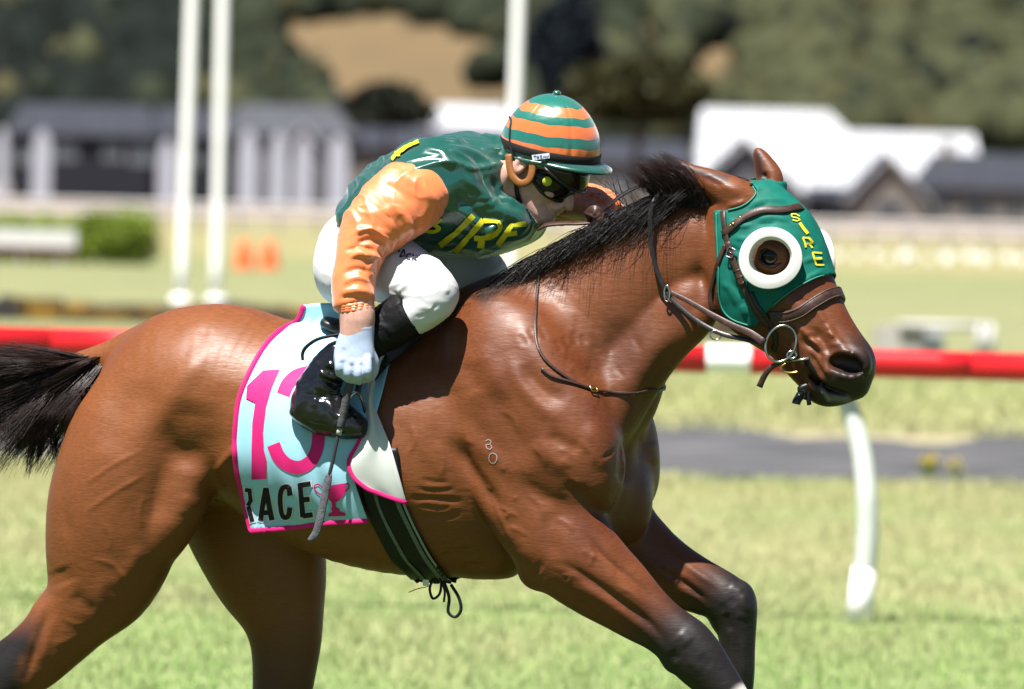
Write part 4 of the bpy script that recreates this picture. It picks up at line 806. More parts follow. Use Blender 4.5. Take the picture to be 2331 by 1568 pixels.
leg_f = st_((880, 575, 62, .07, .10), (980, 612, 55, .06, .2), (1075, 628, 36, .04, .26), (1060, 655, 32, .034, .27), (1010, 715, 34, .036, .28), (930, 780, 26, .03, .29))
w, f = sculpt(headp + [('chain', q, dict(k=.03)) for q in (torso, arm_n, arm_f, leg_n, leg_f)], .0045, sm=2)
from_np('body', w, f, m_skin, jockey); JB = bvh_of(w, f)

# --- jersey
def folds(seed, amp, scale, stretch):
    def fn(w, n):
        q = BODY.loc(w) * np.array(stretch) * scale
        q = q + fbm(q * .5, 2, seed) [:, None] * .8
        r = 1 - np.abs(noise3(q, seed + 3)); r2 = 1 - np.abs(noise3(q * 2.1 + 9, seed + 5))
        return w + n * ((r ** 4 * 1.15 + r2 ** 3 * .5 - .45) * amp)[:, None]
    return fn
jers = [('chain', st_((812, 520, 62, .14), (850, 500, 84, .155), (905, 466, 108, .175), (985, 446, 132, .19), (1070, 434, 130, .19), (1120, 424, 116, .16), (1150, 424, 84, .11)), dict(k=.012, cap=.25, sub=6)),
        ('chain', st_((1000, 395, 78, .075, -.15), (950, 425, 76, .07, -.19)), dict(k=.05)), ('chain', st_((1060, 400, 78, .075, .15), (1130, 425, 72, .07, .2)), dict(k=.05)),
        ('chain', st_((1050, 475, 80, .15), (1120, 498, 56, .12), (1165, 506, 28, .085), (1195, 508, 10, .05)), dict(k=.06))]
JS = [([(1040, 390), (1085, 430), (1130, 475), (1170, 500)], 9, 8), ([(1030, 430), (1080, 480), (1130, 500)], 10, -8), ([(1075, 350), (1100, 400), (1105, 440)], 7, -6), ([(1060, 365), (1085, 420)], 6, 6), ([(1110, 470), (1140, 455), (1180, 470)], 6, 8),
      ([(1040, 470), (1100, 520), (1150, 530)], 10, 7), ([(1020, 520), (1080, 550)], 8, -6), ([(950, 330), (1000, 345), (1040, 390)], 10, 6), ([(990, 315), (1060, 330), (1110, 345)], 9, -5), ([(1010, 325), (1070, 345), (1110, 365)], 8, 6), ([(870, 380), (900, 360), (930, 335)], 9, 6), ([(880, 345), (910, 350)], 9, -7),
      ([(1120, 400), (1135, 450), (1160, 470)], 7, -6), ([(960, 540), (1010, 560), (1060, 565)], 10, -6), ([(840, 420), (870, 410), (890, 380)], 8, 6)]
gv, gf = sculpt(jers, .005, JS, fn=folds(21, .0075, 9, (.75, 1.2, 1.6)), sm=5)
jersey = from_np('jersey', gv, gf, m_green, jockey); GB = bvh_of(gv, gf)
collar = [('chain', st_((1100, 392, 86, .10), (1128, 392, 84, .095), (1152, 400, 68, .082)), dict(k=.01, cap=.2))]
v, f = sculpt(collar, .0045, [([(1140, 330), (1150, 400), (1165, 460)], 6, 4)], fn=folds(4, .003, 16, (1, 1, 1)))
from_np('collar', v, f, m_green, jockey)
v, f = sculpt([('chain', [hq(965, 402, 66, .06, -.185), hq(945, 438, 82, .075, -.205), hq(905, 466, 84, .078, -.235), hq(858, 507, 72, .068, -.275), hq(824, 556, 54, .055, -.305), hq(810, 610, 48, .050, -.33), hq(802, 664, 47, .048, -.345), hq(807, 692, 40, .042, -.352)], dict(k=.012, cap=.35, sub=6))], .0042,
    [([(945, 350), (985, 370), (1015, 410), (1022, 450)], 6, -4), ([(800, 560), (840, 545), (880, 560)], 6, -6), ([(790, 540), (840, 520), (885, 545), (905, 560)], 6, 7), ([(790, 590), (820, 578), (856, 592)], 6, 7), ([(780, 572), (820, 562), (860, 575)], 5, -6), ([(775, 625), (810, 612), (850, 622)], 6, -5), ([(775, 645), (815, 632), (846, 645)], 6, 5),
     ([(830, 470), (850, 500), (840, 530)], 7, 5), ([(870, 480), (900, 510), (905, 545)], 8, -5), ([(890, 470), (930, 510), (925, 540)], 8, 5), ([(860, 420), (900, 430), (950, 470)], 12, -5), ([(900, 390), (950, 420), (1000, 470)], 12, 5), ([(770, 668), (810, 660), (848, 668)], 6, 5), ([(765, 682), (800, 676), (840, 684)], 5, -5), ([(862, 585), (840, 610), (852, 640)], 6, 5)],
    fn=folds(31, .0065, 8.5, (1.2, 1.2, 1.2)), sm=4)
sleeve = from_np('sleeve', v, f, m_orange, jockey); SB = bvh_of(v, f)
v, f = sculpt([('chain', [hq(1095, 405, 60, .06, .17), hq(1190, 446, 58, .062, .24), hq(1262, 458, 52, .055, .25), hq(1318, 458, 44, .048, .21), hq(1362, 462, 36, .038, .17), hq(1396, 480, 26, .03, .14)], dict(k=.012, cap=.5, sub=5))], .005,
    [([(1290, 440), (1330, 455), (1370, 475)], 7, 5), ([(1280, 470), (1330, 480)], 6, -5)], fn=folds(33, .005, 14, (1.2, 1.2, 1.2)))
from_np('sleeve', v, f, m_orange, jockey)
cuff = MB()
for i in range(3):                                        # gathered elastic cuff
    a = np.linspace(0, 2 * math.pi, 90, endpoint=False); c = BODY.pt(809 + i * 1.5, 690 + i * 5.5, -.352)
    rr = 1 + .03 * np.sin(a * 16 + i * 1.2)
    ring = c + (np.cos(a) * .041 * rr)[:, None] * np.array([.96, 0, .16]) + (np.sin(a) * .040 * rr)[:, None] * np.array([.1, 1, .1])
    cuff.tube(ring, .0062, 8, closed=True)
cuff.build('cuff', m_orange, jockey, True)
# --- breeches, boots
v, f = sculpt([('chain', st_((812, 575, 76, .09, -.07), (850, 585, 80, .085, -.12), (905, 622, 74, .08, -.19), (962, 652, 64, .068, -.245), (988, 672, 50, .055, -.265), (960, 702, 46, .05, -.268), (915, 728, 42, .045, -.27)), dict(k=.012, sub=5)),
               ('chain', st_((830, 560, 84, .10, 0), (860, 575, 84, .09, .10), (960, 606, 70, .075, .19), (1050, 625, 56, .06, .245), (1102, 630, 46, .05, .265), (1070, 660, 42, .045, .27)), dict(k=.03, sub=5)),
               ('chain', st_((800, 560, 62, .11, 0), (790, 610, 50, .09, -.05), (800, 640, 55, .07, -.08)), dict(k=.05))], .005,
    [([(780, 500), (770, 560), (775, 620)], 7, -3), ([(880, 590), (930, 620), (1000, 650)], 6, 3), ([(1000, 690), (970, 715), (940, 720)], 4, -3), ([(985, 700), (960, 722)], 4, 3), ([(1010, 640), (1020, 670)], 8, 3), ([(990, 632), (1015, 628)], 3, -2), ([(890, 660), (920, 690), (930, 712)], 6, -4), ([(930, 640), (900, 670)], 5, 3)],
    fn=folds(41, .0022, 14, (1, 1, 1)))
from_np('breeches', v, f, m_breech, jockey); QB = bvh_of(v, f)
def boot(tops, foot, sts=(), parent=jockey):
    v, f = sculpt([('chain', tops, dict(k=.01, sub=5, cap=.15))], .0045, fn=folds(51, .0035, 16, (1, 1, 1)))
    b0 = from_np('boot', v, f, m_boottop, parent)
    v, f = sculpt(foot, .0040, sts, fn=folds(53, .003, 20, (1, 1, 1)))
    from_np('boot_foot', v, f, m_boot, b0); return v, f
boot(st_((934, 712, 53, .056, -.2695), (900, 733, 51, .055, -.272), (850, 765, 47, .048, -.284), (800, 798, 40, .042, -.292), (770, 820, 35, .037, -.298)),
     [('chain', st_((775, 812, 36, .038, -.298), (752, 838, 33, .035, -.302), (727, 872, 38, .037, -.306), (712, 912, 44, .036, -.308)), dict(k=.02)), ('chain', st_((700, 928, 38, .033, -.308), (740, 938, 44, .037, -.31), (785, 960, 30, .040, -.31), (818, 974, 17, .036, -.31)), dict(k=.02)), ('chain', st_((672, 938, 13, .028, -.308), (720, 966, 10, .032, -.308), (780, 978, 10, .036, -.31), (826, 984, 8, .034, -.31)), dict(k=.006))],
     [([(718, 840), (750, 858), (790, 862)], 6, 7), ([(725, 855), (755, 872), (788, 880)], 5, -7), ([(712, 872), (745, 888), (784, 888)], 6, 6), ([(742, 822), (765, 836), (785, 836)], 5, 6), ([(735, 836), (760, 848)], 4, -6), ([(700, 900), (740, 905), (780, 915)], 6, -4), ([(745, 900), (760, 940), (800, 960)], 6, 4), ([(680, 950), (740, 975), (800, 984)], 3, -4), ([(720, 890), (715, 930)], 6, 4)])
boot(st_((1080, 655, 48, .05, .27), (1040, 690, 46, .05, .275), (1000, 722, 44, .045, .28), (940, 772, 36, .038, .29)),
     [('chain', st_((940, 772, 36, .038, .29), (905, 800, 33, .035, .295), (880, 850, 40, .037, .30)), dict(k=.02)), ('chain', st_((860, 885, 38, .034, .30), (910, 905, 34, .038, .30), (960, 935, 20, .036, .30)), dict(k=.02))])
# --- gloved hand closed on the whip handle
hand = [('chain', st_((816, 728, 33, .034, -.355), (814, 758, 33, .032, -.357), (808, 786, 39, .028, -.36), (806, 812, 43, .028, -.362), (806, 832, 40, .03, -.362)), dict(k=.01, sub=4))]
for i, (x, y, l) in enumerate([(772, 838, .0), (793, 849, -.004), (815, 853, -.006), (836, 846, -.002)]):            # four fingers curling under and back
    ln = (18, 24, 22, 14)[i]
    hand.append(('chain', [hq(x, y - 30, 10, .011, -.378 + l), hq(x + 1, y, 10.5, .0125, -.384 + l), hq(x + 2, y + ln * .5, 11, .0115, -.360), hq(x + 2, y + ln * .45, 10, .0105, -.342), hq(x + 1, y - 6, 9, .0095, -.334)], dict(k=.0025, sub=4)))
hand.append(('chain', [hq(836, 800, 13, .014, -.355), hq(850, 826, 11, .012, -.345), hq(846, 850, 10, .011, -.338), hq(828, 862, 9, .010, -.336)], dict(k=.008, sub=4)))   # thumb
v, f = sculpt(hand, .0034, [([(784, 790), (778, 815)], 6, -2), ([(786, 738), (848, 740)], 2.5, -1.5), ([(785, 745), (848, 748)], 2.5, 1.2), ([(774, 806), (778, 826)], 8, 2.5), ([(800, 815), (800, 832)], 8, 2.5), ([(824, 815), (822, 832)], 8, 2.5)], sm=2)
from_np('glove', v, f, m_glove, jockey); GLB = bvh_of(v, f)
v, f = sculpt([('chain', st_((1392, 500, 20, .022, .12), (1408, 518, 24, .024, .12), (1420, 532, 18, .022, .12)), dict(k=.01))] + [('chain', [hq(1416 + i * 4, 526 + i * 7, 10, .011, .125), hq(1428 + i * 3, 536 + i * 7, 10, .011, .12), hq(1424 + i * 2, 546 + i * 6, 9, .01, .11)], dict(k=.006)) for i in range(4)], .005)
from_np('glove', v, f, m_glove, jockey)
# --- helmet: satin cap with stripes, peak, goggles, straps
HU = np.array([.09, -.15, .98]); HU /= np.linalg.norm(HU)
HFw = JH.u - HU * (JH.u @ HU); HFw /= np.linalg.norm(HFw); HS = np.cross(HU, HFw)        # HS points away from the viewer
HC = P(1252, 342, BODY.pt(1250, 340, 0)[1] + .012)
helmet = empty('helmet', HC); helmet.parent = jockey; helmet.matrix_parent_inverse = jockey.matrix_basis.inverted()
nA, nB = 144, 60; vv = []; A_ = np.linspace(0, 2 * math.pi, nA, endpoint=False)
hh_ = []
for j in range(nB + 1):
    t = j / nB; ang = -0.22 + t * (math.pi / 2 + .22)
    rad = math.cos(ang) ** .86 if math.cos(ang) > 0 else 0; hz = math.sin(ang)
    for a in A_:
        sm6 = math.exp(-(((a * 6 / (2 * math.pi) + .25) % 1 - .5) / .22) ** 2); g = .5 * (.010 * math.sin(a * 37 + 3 * math.sin(5 * a)) + .008 * math.sin(a * 61 + 1)) * math.exp(-((t - .20) / .09) ** 2) * (.25 + sm6)
        seam = -.020 * math.exp(-(((a * 6 / (2 * math.pi) + .25) % 1 - .5) / .035) ** 2) * (t < .97)
        puff = .012 * math.sin(a * 2 + 1) * math.sin(t * 7)
        r = rad * (1 + g * 1.6 + seam + puff)
        vv.append(HC + HFw * (math.cos(a) * r * .132) + HS * (math.sin(a) * r * .112) + HU * (hz * .138 * (1 + .06 * max(0, hz) ** 6)))
        hh_.append(max(0, (hz + .2) / 1.2) + .007 * math.cos(a * 6 + .25 * 2 * math.pi * 1.0) * (t < .9) + .005 * math.sin(a * 13))
ff_ = [(j * nA + i, j * nA + (i + 1) % nA, (j + 1) * nA + (i + 1) % nA, (j + 1) * nA + i) for j in range(nB) for i in range(nA)]
m_cap = satin('striped_satin', (.5, .2, .05), .27); N, L, b = nodes(m_cap)
at = N.new('ShaderNodeAttribute'); at.attribute_name = 'band'; rp = N.new('ShaderNodeValToRGB'); rp.color_ramp.interpolation = 'CONSTANT'
G_, O_ = (0.0045, 0.105, 0.075, 1), (0.5332, 0.1178, 0.0248, 1)
el = rp.color_ramp.elements; el[0].position = 0; el[0].color = G_; el[1].position = .15; el[1].color = O_
for p_, c_ in ((.31, G_), (.47, O_), (.645, G_), (.765, O_), (.88, G_)): e = el.new(p_); e.color = c_
L.new(at.outputs['Fac'], rp.inputs[0]); L.new(rp.outputs[0], b.inputs['Base Color'])
from_np('cap_cover', np.array(vv), np.array(ff_), m_cap, helmet, attrs={'band': np.array(hh_)})
mb = MB(); mb.lathe([(.0001, .012), (.006, .011), (.010, .006), (.011, .0), (.009, -.004)], 16)
bt = mb.build('button', m_green, helmet, True)
Mx = Matrix([[HFw[0], HS[0], HU[0], 0], [HFw[1], HS[1], HU[1], 0], [HFw[2], HS[2], HU[2], 0], [0, 0, 0, 1]]); Mx.translation = Vector(HC + HU * .146)
bt.data.transform(Mx)
def dome(a, hz, off=1.0):                                  # a point on the cap: a=0 front, +/-pi the back; negative a = near side
    ang = math.asin(max(-.99, min(.999, hz))); r = math.cos(ang) ** .86 * off
    return HC + HFw * (math.cos(a) * r * .132) + HS * (math.sin(a) * r * .112) + HU * (hz * .138 * (off if hz > 0 else 1))
# peak: a thin crescent standing out in front
pv, pf = [], []; n = 40
for i in range(n + 1):
    a = -1.45 + 2.9 * i / n; ex = .040 * max(0, math.cos(a * 1.08)) ** 1.1
    p0 = dome(a, -.13, .99); p1 = dome(a, -.16, 1.0) + (HFw * math.cos(a) + HS * math.sin(a)) * ex - HU * (.010 * math.cos(a) ** 2 if abs(a) < 1.57 else 0)
    pv += [p0 + HU * .006, p1 + HU * .003, p1 - HU * .003, p0 - HU * .004]
for i in range(n):
    for j in range(4): pf.append((i * 4 + j, i * 4 + (j + 1) % 4, i * 4 + 4 + (j + 1) % 4, i * 4 + 4 + j))
from_py('peak', pv, pf, m_green, helmet, True)
mb = MB(); rim = [dome(a, -.15, .985) for a in np.linspace(-math.pi, math.pi, 60, endpoint=False)]
mb.tube(rim, .006, 8, closed=True); mb.build('rim', m_green, helmet, True)
mb = MB(); aa = np.linspace(-math.pi, math.pi, 90, endpoint=False)
pts = [dome(a, .10 - .15 * math.cos(a * .5) ** 2 + .02 * math.cos(a), 1.022) for a in aa]
mb.tube(pts, None, closed=True, flat=(.0105, .0012), nrm=[np.array(p) - HC for p in pts]); mb.build('goggle_band', mat('black_elastic', (.022, .019, .018), .6, .3), helmet, True)
mb = MB(); pts = [dome(a, z_, 1.035) for a, z_ in ((-2.65, .52), (-2.42, .50), (-2.28, .36), (-2.18, .18), (-2.08, .02), (-1.98, -.13), (-1.92, -.22))]
pts = catmull(pts, 5); mb.tube(pts, .0024, 8); mb.build('elastic_cord', m_black, helmet, True)
# goggles on the eyes, and the smoked second lens below the peak
m_lens = mat('smoked_lens', (.012, .010, .008), .10, .5); m_lens_refl = mat('lens_red_reflection', (.45, .03, .008), .12, .5)  # front half: an orange-red reflection painted into the lens colour
goggles = empty('goggles', jh(95, -2, LAT)); goggles.parent = jockey; goggles.matrix_parent_inverse = jockey.matrix_basis.inverted()
def lens(rows, name, m, parent, thick=4, n=26):
    # rows: list of (angle round the head, list of (f-offset, d)) -> curved sheet with thickness
    v_, f_ = [], []; nr = len(rows); nc = len(rows[0])
    for s_ in (0, -thick):
        for r in rows:
            for q in r: v_.append(jh(q[0] + s_, q[1], q[2]))
    def id_(k, i, j): return k * nr * nc + i * nc + j
    for i in range(nr - 1):
        for j in range(nc - 1):
            f_.append((id_(0, i, j), id_(0, i, j + 1), id_(0, i + 1, j + 1), id_(0, i + 1, j))); f_.append((id_(1, i, j), id_(1, i + 1, j), id_(1, i + 1, j + 1), id_(1, i, j + 1)))
    edge = [(0, j) for j in range(nc)] + [(i, nc - 1) for i in range(1, nr)] + [(nr - 1, j) for j in range(nc - 2, -1, -1)] + [(i, 0) for i in range(nr - 2, 0, -1)]
    for k in range(len(edge)):
        a_, b_ = edge[k], edge[(k + 1) % len(edge)]; f_.append((id_(0, *a_), id_(1, *a_), id_(1, *b_), id_(0, *b_)))
    return from_py(name, v_, f_, m, parent, True)
def wrap(f0, r, a, d, bulge=0): return (f0 + (r + bulge) * math.cos(a) * 1.0, d, LAT + (r * .86 + bulge) * math.sin(a))
rows = []
for i in range(15):
    a = -1.42 + 2.84 * i / 14; row = []
    hgt = 30 * (1 - .35 * math.exp(-(a / .16) ** 2)) * (1 - .55 * max(0, abs(a) - .95) / .47)
    for j in range(9):
        t = -1 + j / 4; row.append(wrap(26, 84 + 9 * (1 - t * t), a, 0 + t * hgt + (-5 if t > 0 else 0) * math.exp(-(a / .16) ** 2) * 1.2))
    rows.append(row)
lens(rows[:9], 'lens', m_lens, goggles); lens(rows[8:], 'lens', m_lens_refl, goggles)
fr = [jh(*r[0]) for r in rows] + [jh(*p) for p in rows[-1][1:]] + [jh(*r[-1]) for r in rows[::-1][1:]] + [jh(*p) for p in rows[0][::-1][1:-1]]
MB().tube(fr, .0048, 8, closed=True).build('frame', m_dleather, goggles, True)
c = jh(*wrap(28, 93, -1.08, -6)); nrm_ = c - jh(20, -6, LAT); nrm_ /= np.linalg.norm(nrm_); nrm_ = nrm_ * .6 - FWD * .4; nrm_ /= np.linalg.norm(nrm_)
q_ = Vector(nrm_).to_track_quat('Z', 'Y').to_matrix().to_4x4(); q_.translation = Vector(c + nrm_ * .004)
MB().lathe([(.0001, .003), (.011, .003), (.0125, .001), (.0125, -.006)], 24, q_).build('round_patch', mat('yellow_green_patch', (.60, .62, .05), .5), goggles, True)
rows = []
for i in range(15):
    a = -1.35 + 2.7 * i / 14; row = []
    for j in range(7):
        t = j / 6; row.append(wrap(30, 92 + 14 * math.sin(t * 1.6), a, -66 + t * (46 - 14 * (abs(a) / 1.35) ** 2)))
    rows.append(row)
lens(rows, 'raised_lens', mat('brown_smoked_lens', (.030, .016, .006), .12, .5), helmet)
fr = [jh(*r[-1]) for r in rows]; MB().tube(fr, .0045, 8).build('raised_lens_rim', m_dleather, helmet, True)
# harness: leather loop round the ear and black chin strap
pts = catmull([JH.pt(x, y, l) for x, y, l in ((1158, 352, -.004), (1160, 378, -.010), (1167, 402, -.014), (1184, 417, -.016), (1202, 412, -.014), (1211, 392, -.010), (1212, 368, -.006))], 5)
MB().tube(pts, None, flat=(.0095, .006), nrm=[-JH.v] * len(pts)).build('ear_loop', m_tan, helmet, True)
pts = catmull([jh(f_, d_, LAT + l_) for f_, d_, l_ in ((10, 42, -76), (22, 66, -64), (44, 92, -48), (66, 108, -24), (76, 110, 0), (66, 108, 24), (34, 88, 52), (4, 42, 74))], 6)
MB().tube(pts, None, flat=(.0065, .002), nrm=[p - jh(30, 60, LAT) for p in pts]).build('chin_strap', m_black, helmet, True)
# ------------------------------------------------------------------ tack
CAMV = Vector(CAM)
def cast(px, py, bvh=None):
    d = Vector(ray(px, py)); d.normalize(); h = (bvh or HB).ray_cast(CAMV, d)
    if h[0] is None: return None, None
    n = h[1]
    if n.dot(d) > 0: n = -n
    return np.array(h[0]), np.array(n)
def snap(p, bvh=None, off=.004):
    h = (bvh or HB).find_nearest(Vector(p)); q, n = np.array(h[0]), np.array(h[1])
    if h[3] is not None and n @ (np.array(p) - q) < 0 and h[3] < .02: pass
    return q + n * off, n
def mirror(p, fr): q = fr.loc(p); q = np.array(q); q[..., 1] *= -1; return fr.wor(q)
def resample(p, step):
    p = np.asarray(p, float); L_ = np.r_[0, np.cumsum(np.linalg.norm(np.diff(p, axis=0), axis=1))]; n = max(3, int(L_[-1] / step) + 1)
    t = np.linspace(0, L_[-1], n); return np.stack([np.interp(t, L_, p[:, i]) for i in range(3)], 1)
def smooth1(a, it=3):
    a = np.array(a, float)
    for _ in range(it): a[1:-1] = (a[:-2] + 2 * a[1:-1] + a[2:]) / 4
    return a
def path(px, bvh=None, mir=None, step=.008, off=.004, flip=False):
    pts = [cast(x, y, bvh)[0] for x, y in catmull(np.array(px, float), 4)]; pts = [p for p in pts if p is not None]
    if mir is not None: pts = pts + [mirror(p, mir) for p in pts[::-1]]
    p = resample(pts, step); sn = [snap(q, bvh, off) for q in p]
    return smooth1([s[0] for s in sn], 3), smooth1([s[1] for s in sn], 4)
def strap(name, px, hw, ht, m, parent, mir=None, off=.004, bvh=None):
    p, n = path(px, bvh, mir, off=off)
    return MB().tube(p, None, flat=(hw, ht), nrm=n).build(name, m, parent, True)
def fan(px):                                            # triangulated pixel polygon -> fine 2D mesh
    bm = bmesh.new(); vs_ = [bm.verts.new((x, y, 0)) for x, y in px]; bm.faces.new(vs_)
    bmesh.ops.triangulate(bm, faces=bm.faces[:])
    for _ in range(4):
        e = [q for q in bm.edges if q.calc_length() > 5.5]
        if not e: break
        bmesh.ops.subdivide_edges(bm, edges=e, cuts=1); bmesh.ops.triangulate(bm, faces=bm.faces[:])
    bm.verts.index_update(); v = [(q.co.x, q.co.y) for q in bm.verts]; f = [[q.index for q in t.verts] for t in bm.faces]; bm.free(); return v, f
def decal(name, polys, bvh, off, m, parent):
    mb = MB()
    for pl in polys:
        v, f = fan(pl); hits = [cast(x, y, bvh) for x, y in v]
        if any(h[0] is None for h in hits): continue
        mb.add([p + n * off for p, n in hits], f)
    return mb.build(name, m, parent, True)
def ribbon(line, wd, n=5):                              # stroke polygon(s) along a pixel polyline, as quads
    q = catmull(np.array(line, float), n) if len(line) > 2 else np.array(line, float); t = np.gradient(q, axis=0); t /= np.linalg.norm(t, axis=1, keepdims=True) + 1e-9
    s_ = np.stack([-t[:, 1], t[:, 0]], 1); wd = np.broadcast_to(wd, (len(q),))[:, None] / 2; a, b_ = q + s_ * wd, q - s_ * wd
    return [[tuple(a[i]), tuple(a[i + 1]), tuple(b_[i + 1]), tuple(b_[i])] for i in range(len(q) - 1)]
C3 = lambda pts: [(499.3 + x * .39816, 624.1 + y * .39816) for x, y in pts]
C1 = lambda pts: [(1414.7 + x * .42457, 291.3 + y * .42457) for x, y in pts]
C2 = lambda pts: [(707.3 + x * .42457, 166.4 + y * .42457) for x, y in pts]
C5 = lambda pts: [(832.2 + x * .4777, 624.1 + y * .4777) for x, y in pts]

# --- eyes
m_eye = mat('horse_eye', (.006, .004, .003), .07, .5); m_lid = noisy(mat('dark_skin', (.02, .012, .011), .4, .5), 40, .2)
for sg in (0, 1):
    c, n_ = cast(1750, 584); c = c - n_ * .0175
    if sg: c = mirror(c, HEAD)
    bm = bmesh.new(); bmesh.ops.create_uvsphere(bm, u_segments=24, v_segments=16, radius=.0265); me = bpy.data.meshes.new('eye'); bm.to_mesh(me); bm.free()
    me.polygons.foreach_set('use_smooth', np.full(len(me.polygons), True)); o = link('eye', me, m_eye, horse); o.location = Vector(c) - horse.location
    o.matrix_parent_inverse = Matrix.Identity(4)
    if not sg:
        for pp in ([(1724, 590), (1732, 573), (1750, 564), (1768, 572), (1781, 594)], [(1724, 590), (1736, 603), (1752, 607), (1768, 602), (1781, 594)]):
            q = np.array([c + RT * ((x - 1750) * S) + UP * ((584 - y) * S) - FWD * math.sqrt(max(.0275 ** 2 - ((x - 1750) * S) ** 2 - ((584 - y) * S) ** 2, .00018)) for x, y in catmull(pp, 4)])
            MB().tube(q, np.interp(np.linspace(0, 1, len(q)), [0, .5, 1], [.003, .0065, .003]), 8).build('eyelid', m_lid, horse, True)

# --- blinker hood
hood = empty('blinker_hood', HEAD.pt(1740, 560)); tag(hood, 'green cloth blinker hood with white eye cups on the horse\'s head', 'blinkers')
HP_ = np.array([(1629, 480), (1657, 480), (1686, 472), (1708, 458), (1721, 440), (1712, 424), (1690, 414), (1688, 380), (1760, 380), (1990, 470), (1990, 600), (1888, 628), (1860, 632), (1818, 653), (1776, 683), (1750, 706), (1722, 742), (1703, 742), (1669, 730), (1646, 710), (1636, 673), (1635, 610), (1631, 529)], float)
def inside(q, poly):
    r = np.zeros(len(q), bool); j = len(poly) - 1
    for i in range(len(poly)):
        xi, yi = poly[i]; xj, yj = poly[j]
        r ^= ((yi > q[:, 1]) != (yj > q[:, 1])) & (q[:, 0] < (xj - xi) * (q[:, 1] - yi) / (yj - yi + 1e-9) + xi); j = i
    return r
hl = HEAD.loc(hw_); mq = hl.copy(); mq[:, 1] = -np.abs(mq[:, 1]); mpx = project(HEAD.wor(mq))
EYE = np.array([1752., 586.])
insd = (hpx[:, 0] > 1560) & inside(mpx, HP_) & (np.linalg.norm(mpx - EYE, axis=1) > 47) & ~((hpx[:, 1] < 412) & (hpx[:, 0] < 1790)) & ~((mpx[:, 1] < 416) & (hl[:, 1] < 0))
ids = np.where(insd[hf].all(1))[0]; used = np.unique(hf[ids]); rem = np.full(len(hw_), -1); rem[used] = np.arange(len(used)); fh = rem[hf[ids]]
vh = hw_[used] + hn[used] * .0045
# pull the ragged rim onto the drawn outline
e = np.sort(np.concatenate([fh[:, [0, 1]], fh[:, [1, 2]], fh[:, [2, 3]], fh[:, [3, 0]]]), 1); ue, ct = np.unique(e, axis=0, return_counts=True)
be = ue[ct == 1]; bv = np.unique(be)
for _ in range(6):
    sm_ = np.zeros((len(vh), 3)); dg = np.zeros(len(vh)); np.add.at(sm_, be[:, 0], vh[be[:, 1]]); np.add.at(sm_, be[:, 1], vh[be[:, 0]]); np.add.at(dg, be.ravel(), 1)
    vh[bv] = vh[bv] * .5 + .5 * sm_[bv] / dg[bv][:, None]
hp2 = np.r_[HP_, HP_[:1]]; sg_ = [(hp2[i_], hp2[i_ + 1]) for i_ in range(len(HP_)) if not (7 <= i_ <= 10)]
for b_i in bv:
    if HEAD.loc(vh[b_i])[1] > .01: continue
    p2 = project(vh[b_i]); best = None
    for a_, c_ in sg_:
        d_ = c_ - a_; t_ = np.clip(((p2 - a_) @ d_) / (d_ @ d_), 0, 1); q2 = a_ + t_ * d_; dd = np.linalg.norm(p2 - q2)
        if best is None or dd < best[0]: best = (dd, q2)
    if best[0] < 9:
        pz, nz_ = cast(*best[1])
        if pz is not None and np.linalg.norm(pz - vh[b_i]) < .03: vh[b_i] = pz + nz_ * .0045
qh = HEAD.loc(vh); ph = project(vh)
wr = 0
for ln, wd, ht in (([(1657, 500), (1690, 515), (1715, 510)], 5, 5), ([(1670, 540), (1700, 545), (1720, 535)], 5, 4), ([(1660, 560), (1690, 575)], 5, -4), ([(1705, 470), (1740, 455), (1790, 460)], 6, 4), ([(1700, 480), (1750, 466)], 4, -4), ([(1640, 640), (1665, 660), (1680, 700)], 7, 4), ([(1690, 690), (1700, 720)], 6, 4), ([(1780, 670), (1830, 640), (1880, 612)], 5, 4), ([(1800, 500), (1830, 530), (1850, 570)], 5, 4), ([(1720, 500), (1760, 496), (1800, 505)], 5, 4), ([(1725, 512), (1765, 510)], 4, -4), ([(1690, 440), (1730, 430), (1770, 440)], 5, 3), ([(1655, 590), (1668, 640), (1690, 680)], 5, -5), ([(1740, 680), (1720, 720)], 6, 3), ([(1820, 600), (1850, 590), (1880, 600)], 5, 4), ([(1830, 560), (1860, 560)], 5, -3)):
    d_, t_ = dpoly(ph, catmull(ln, 4)); wr = wr + ht * .001 * np.exp(-(d_ / wd) ** 2) * sstep(0, .3, t_) * sstep(0, .3, 1 - t_)
nh = vnormals(vh, fh); vh = vh + nh * (np.maximum(wr, -.003) + .0012 + .0012 * fbm(vh * 26, 2, 9))[:, None]
m_hood = noisy(mat('green_hood_cloth', (.006, .155, .112), .62, .25), 30, .12, bump=.3, bscale=500, bdist=.001)
ho = from_np('hood', vh, fh, m_hood, hood); sd = ho.modifiers.new('thick', 'SOLIDIFY'); sd.thickness = .003; sd.offset = 1
HOODB = bvh_of(np.r_[vh + nh * .003, hw_], np.r_[fh, hf + len(vh)])
m_hedge = mat('pale_green_binding', (.03, .25, .18), .6)
def tube_on(name, px, r, m, parent, bvh=HOODB, off=.002, n=8):
    p, nn_ = path(px, bvh, step=.005, off=off); return MB().tube(p, r, n).build(name, m, parent, True)
for pl in ([(1631, 485), (1632, 529), (1636, 610), (1637, 673), (1647, 708), (1669, 728), (1703, 740)], [(1752, 704), (1776, 681), (1818, 651), (1860, 630), (1884, 627)], [(1657, 479), (1686, 471), (1708, 457), (1720, 440), (1712, 425)]):
    tube_on('binding', pl, .0022, m_hedge, hood)
m_cup = noisy(mat('white_plastic', (.82, .81, .76), .42, .5), 20, .04)
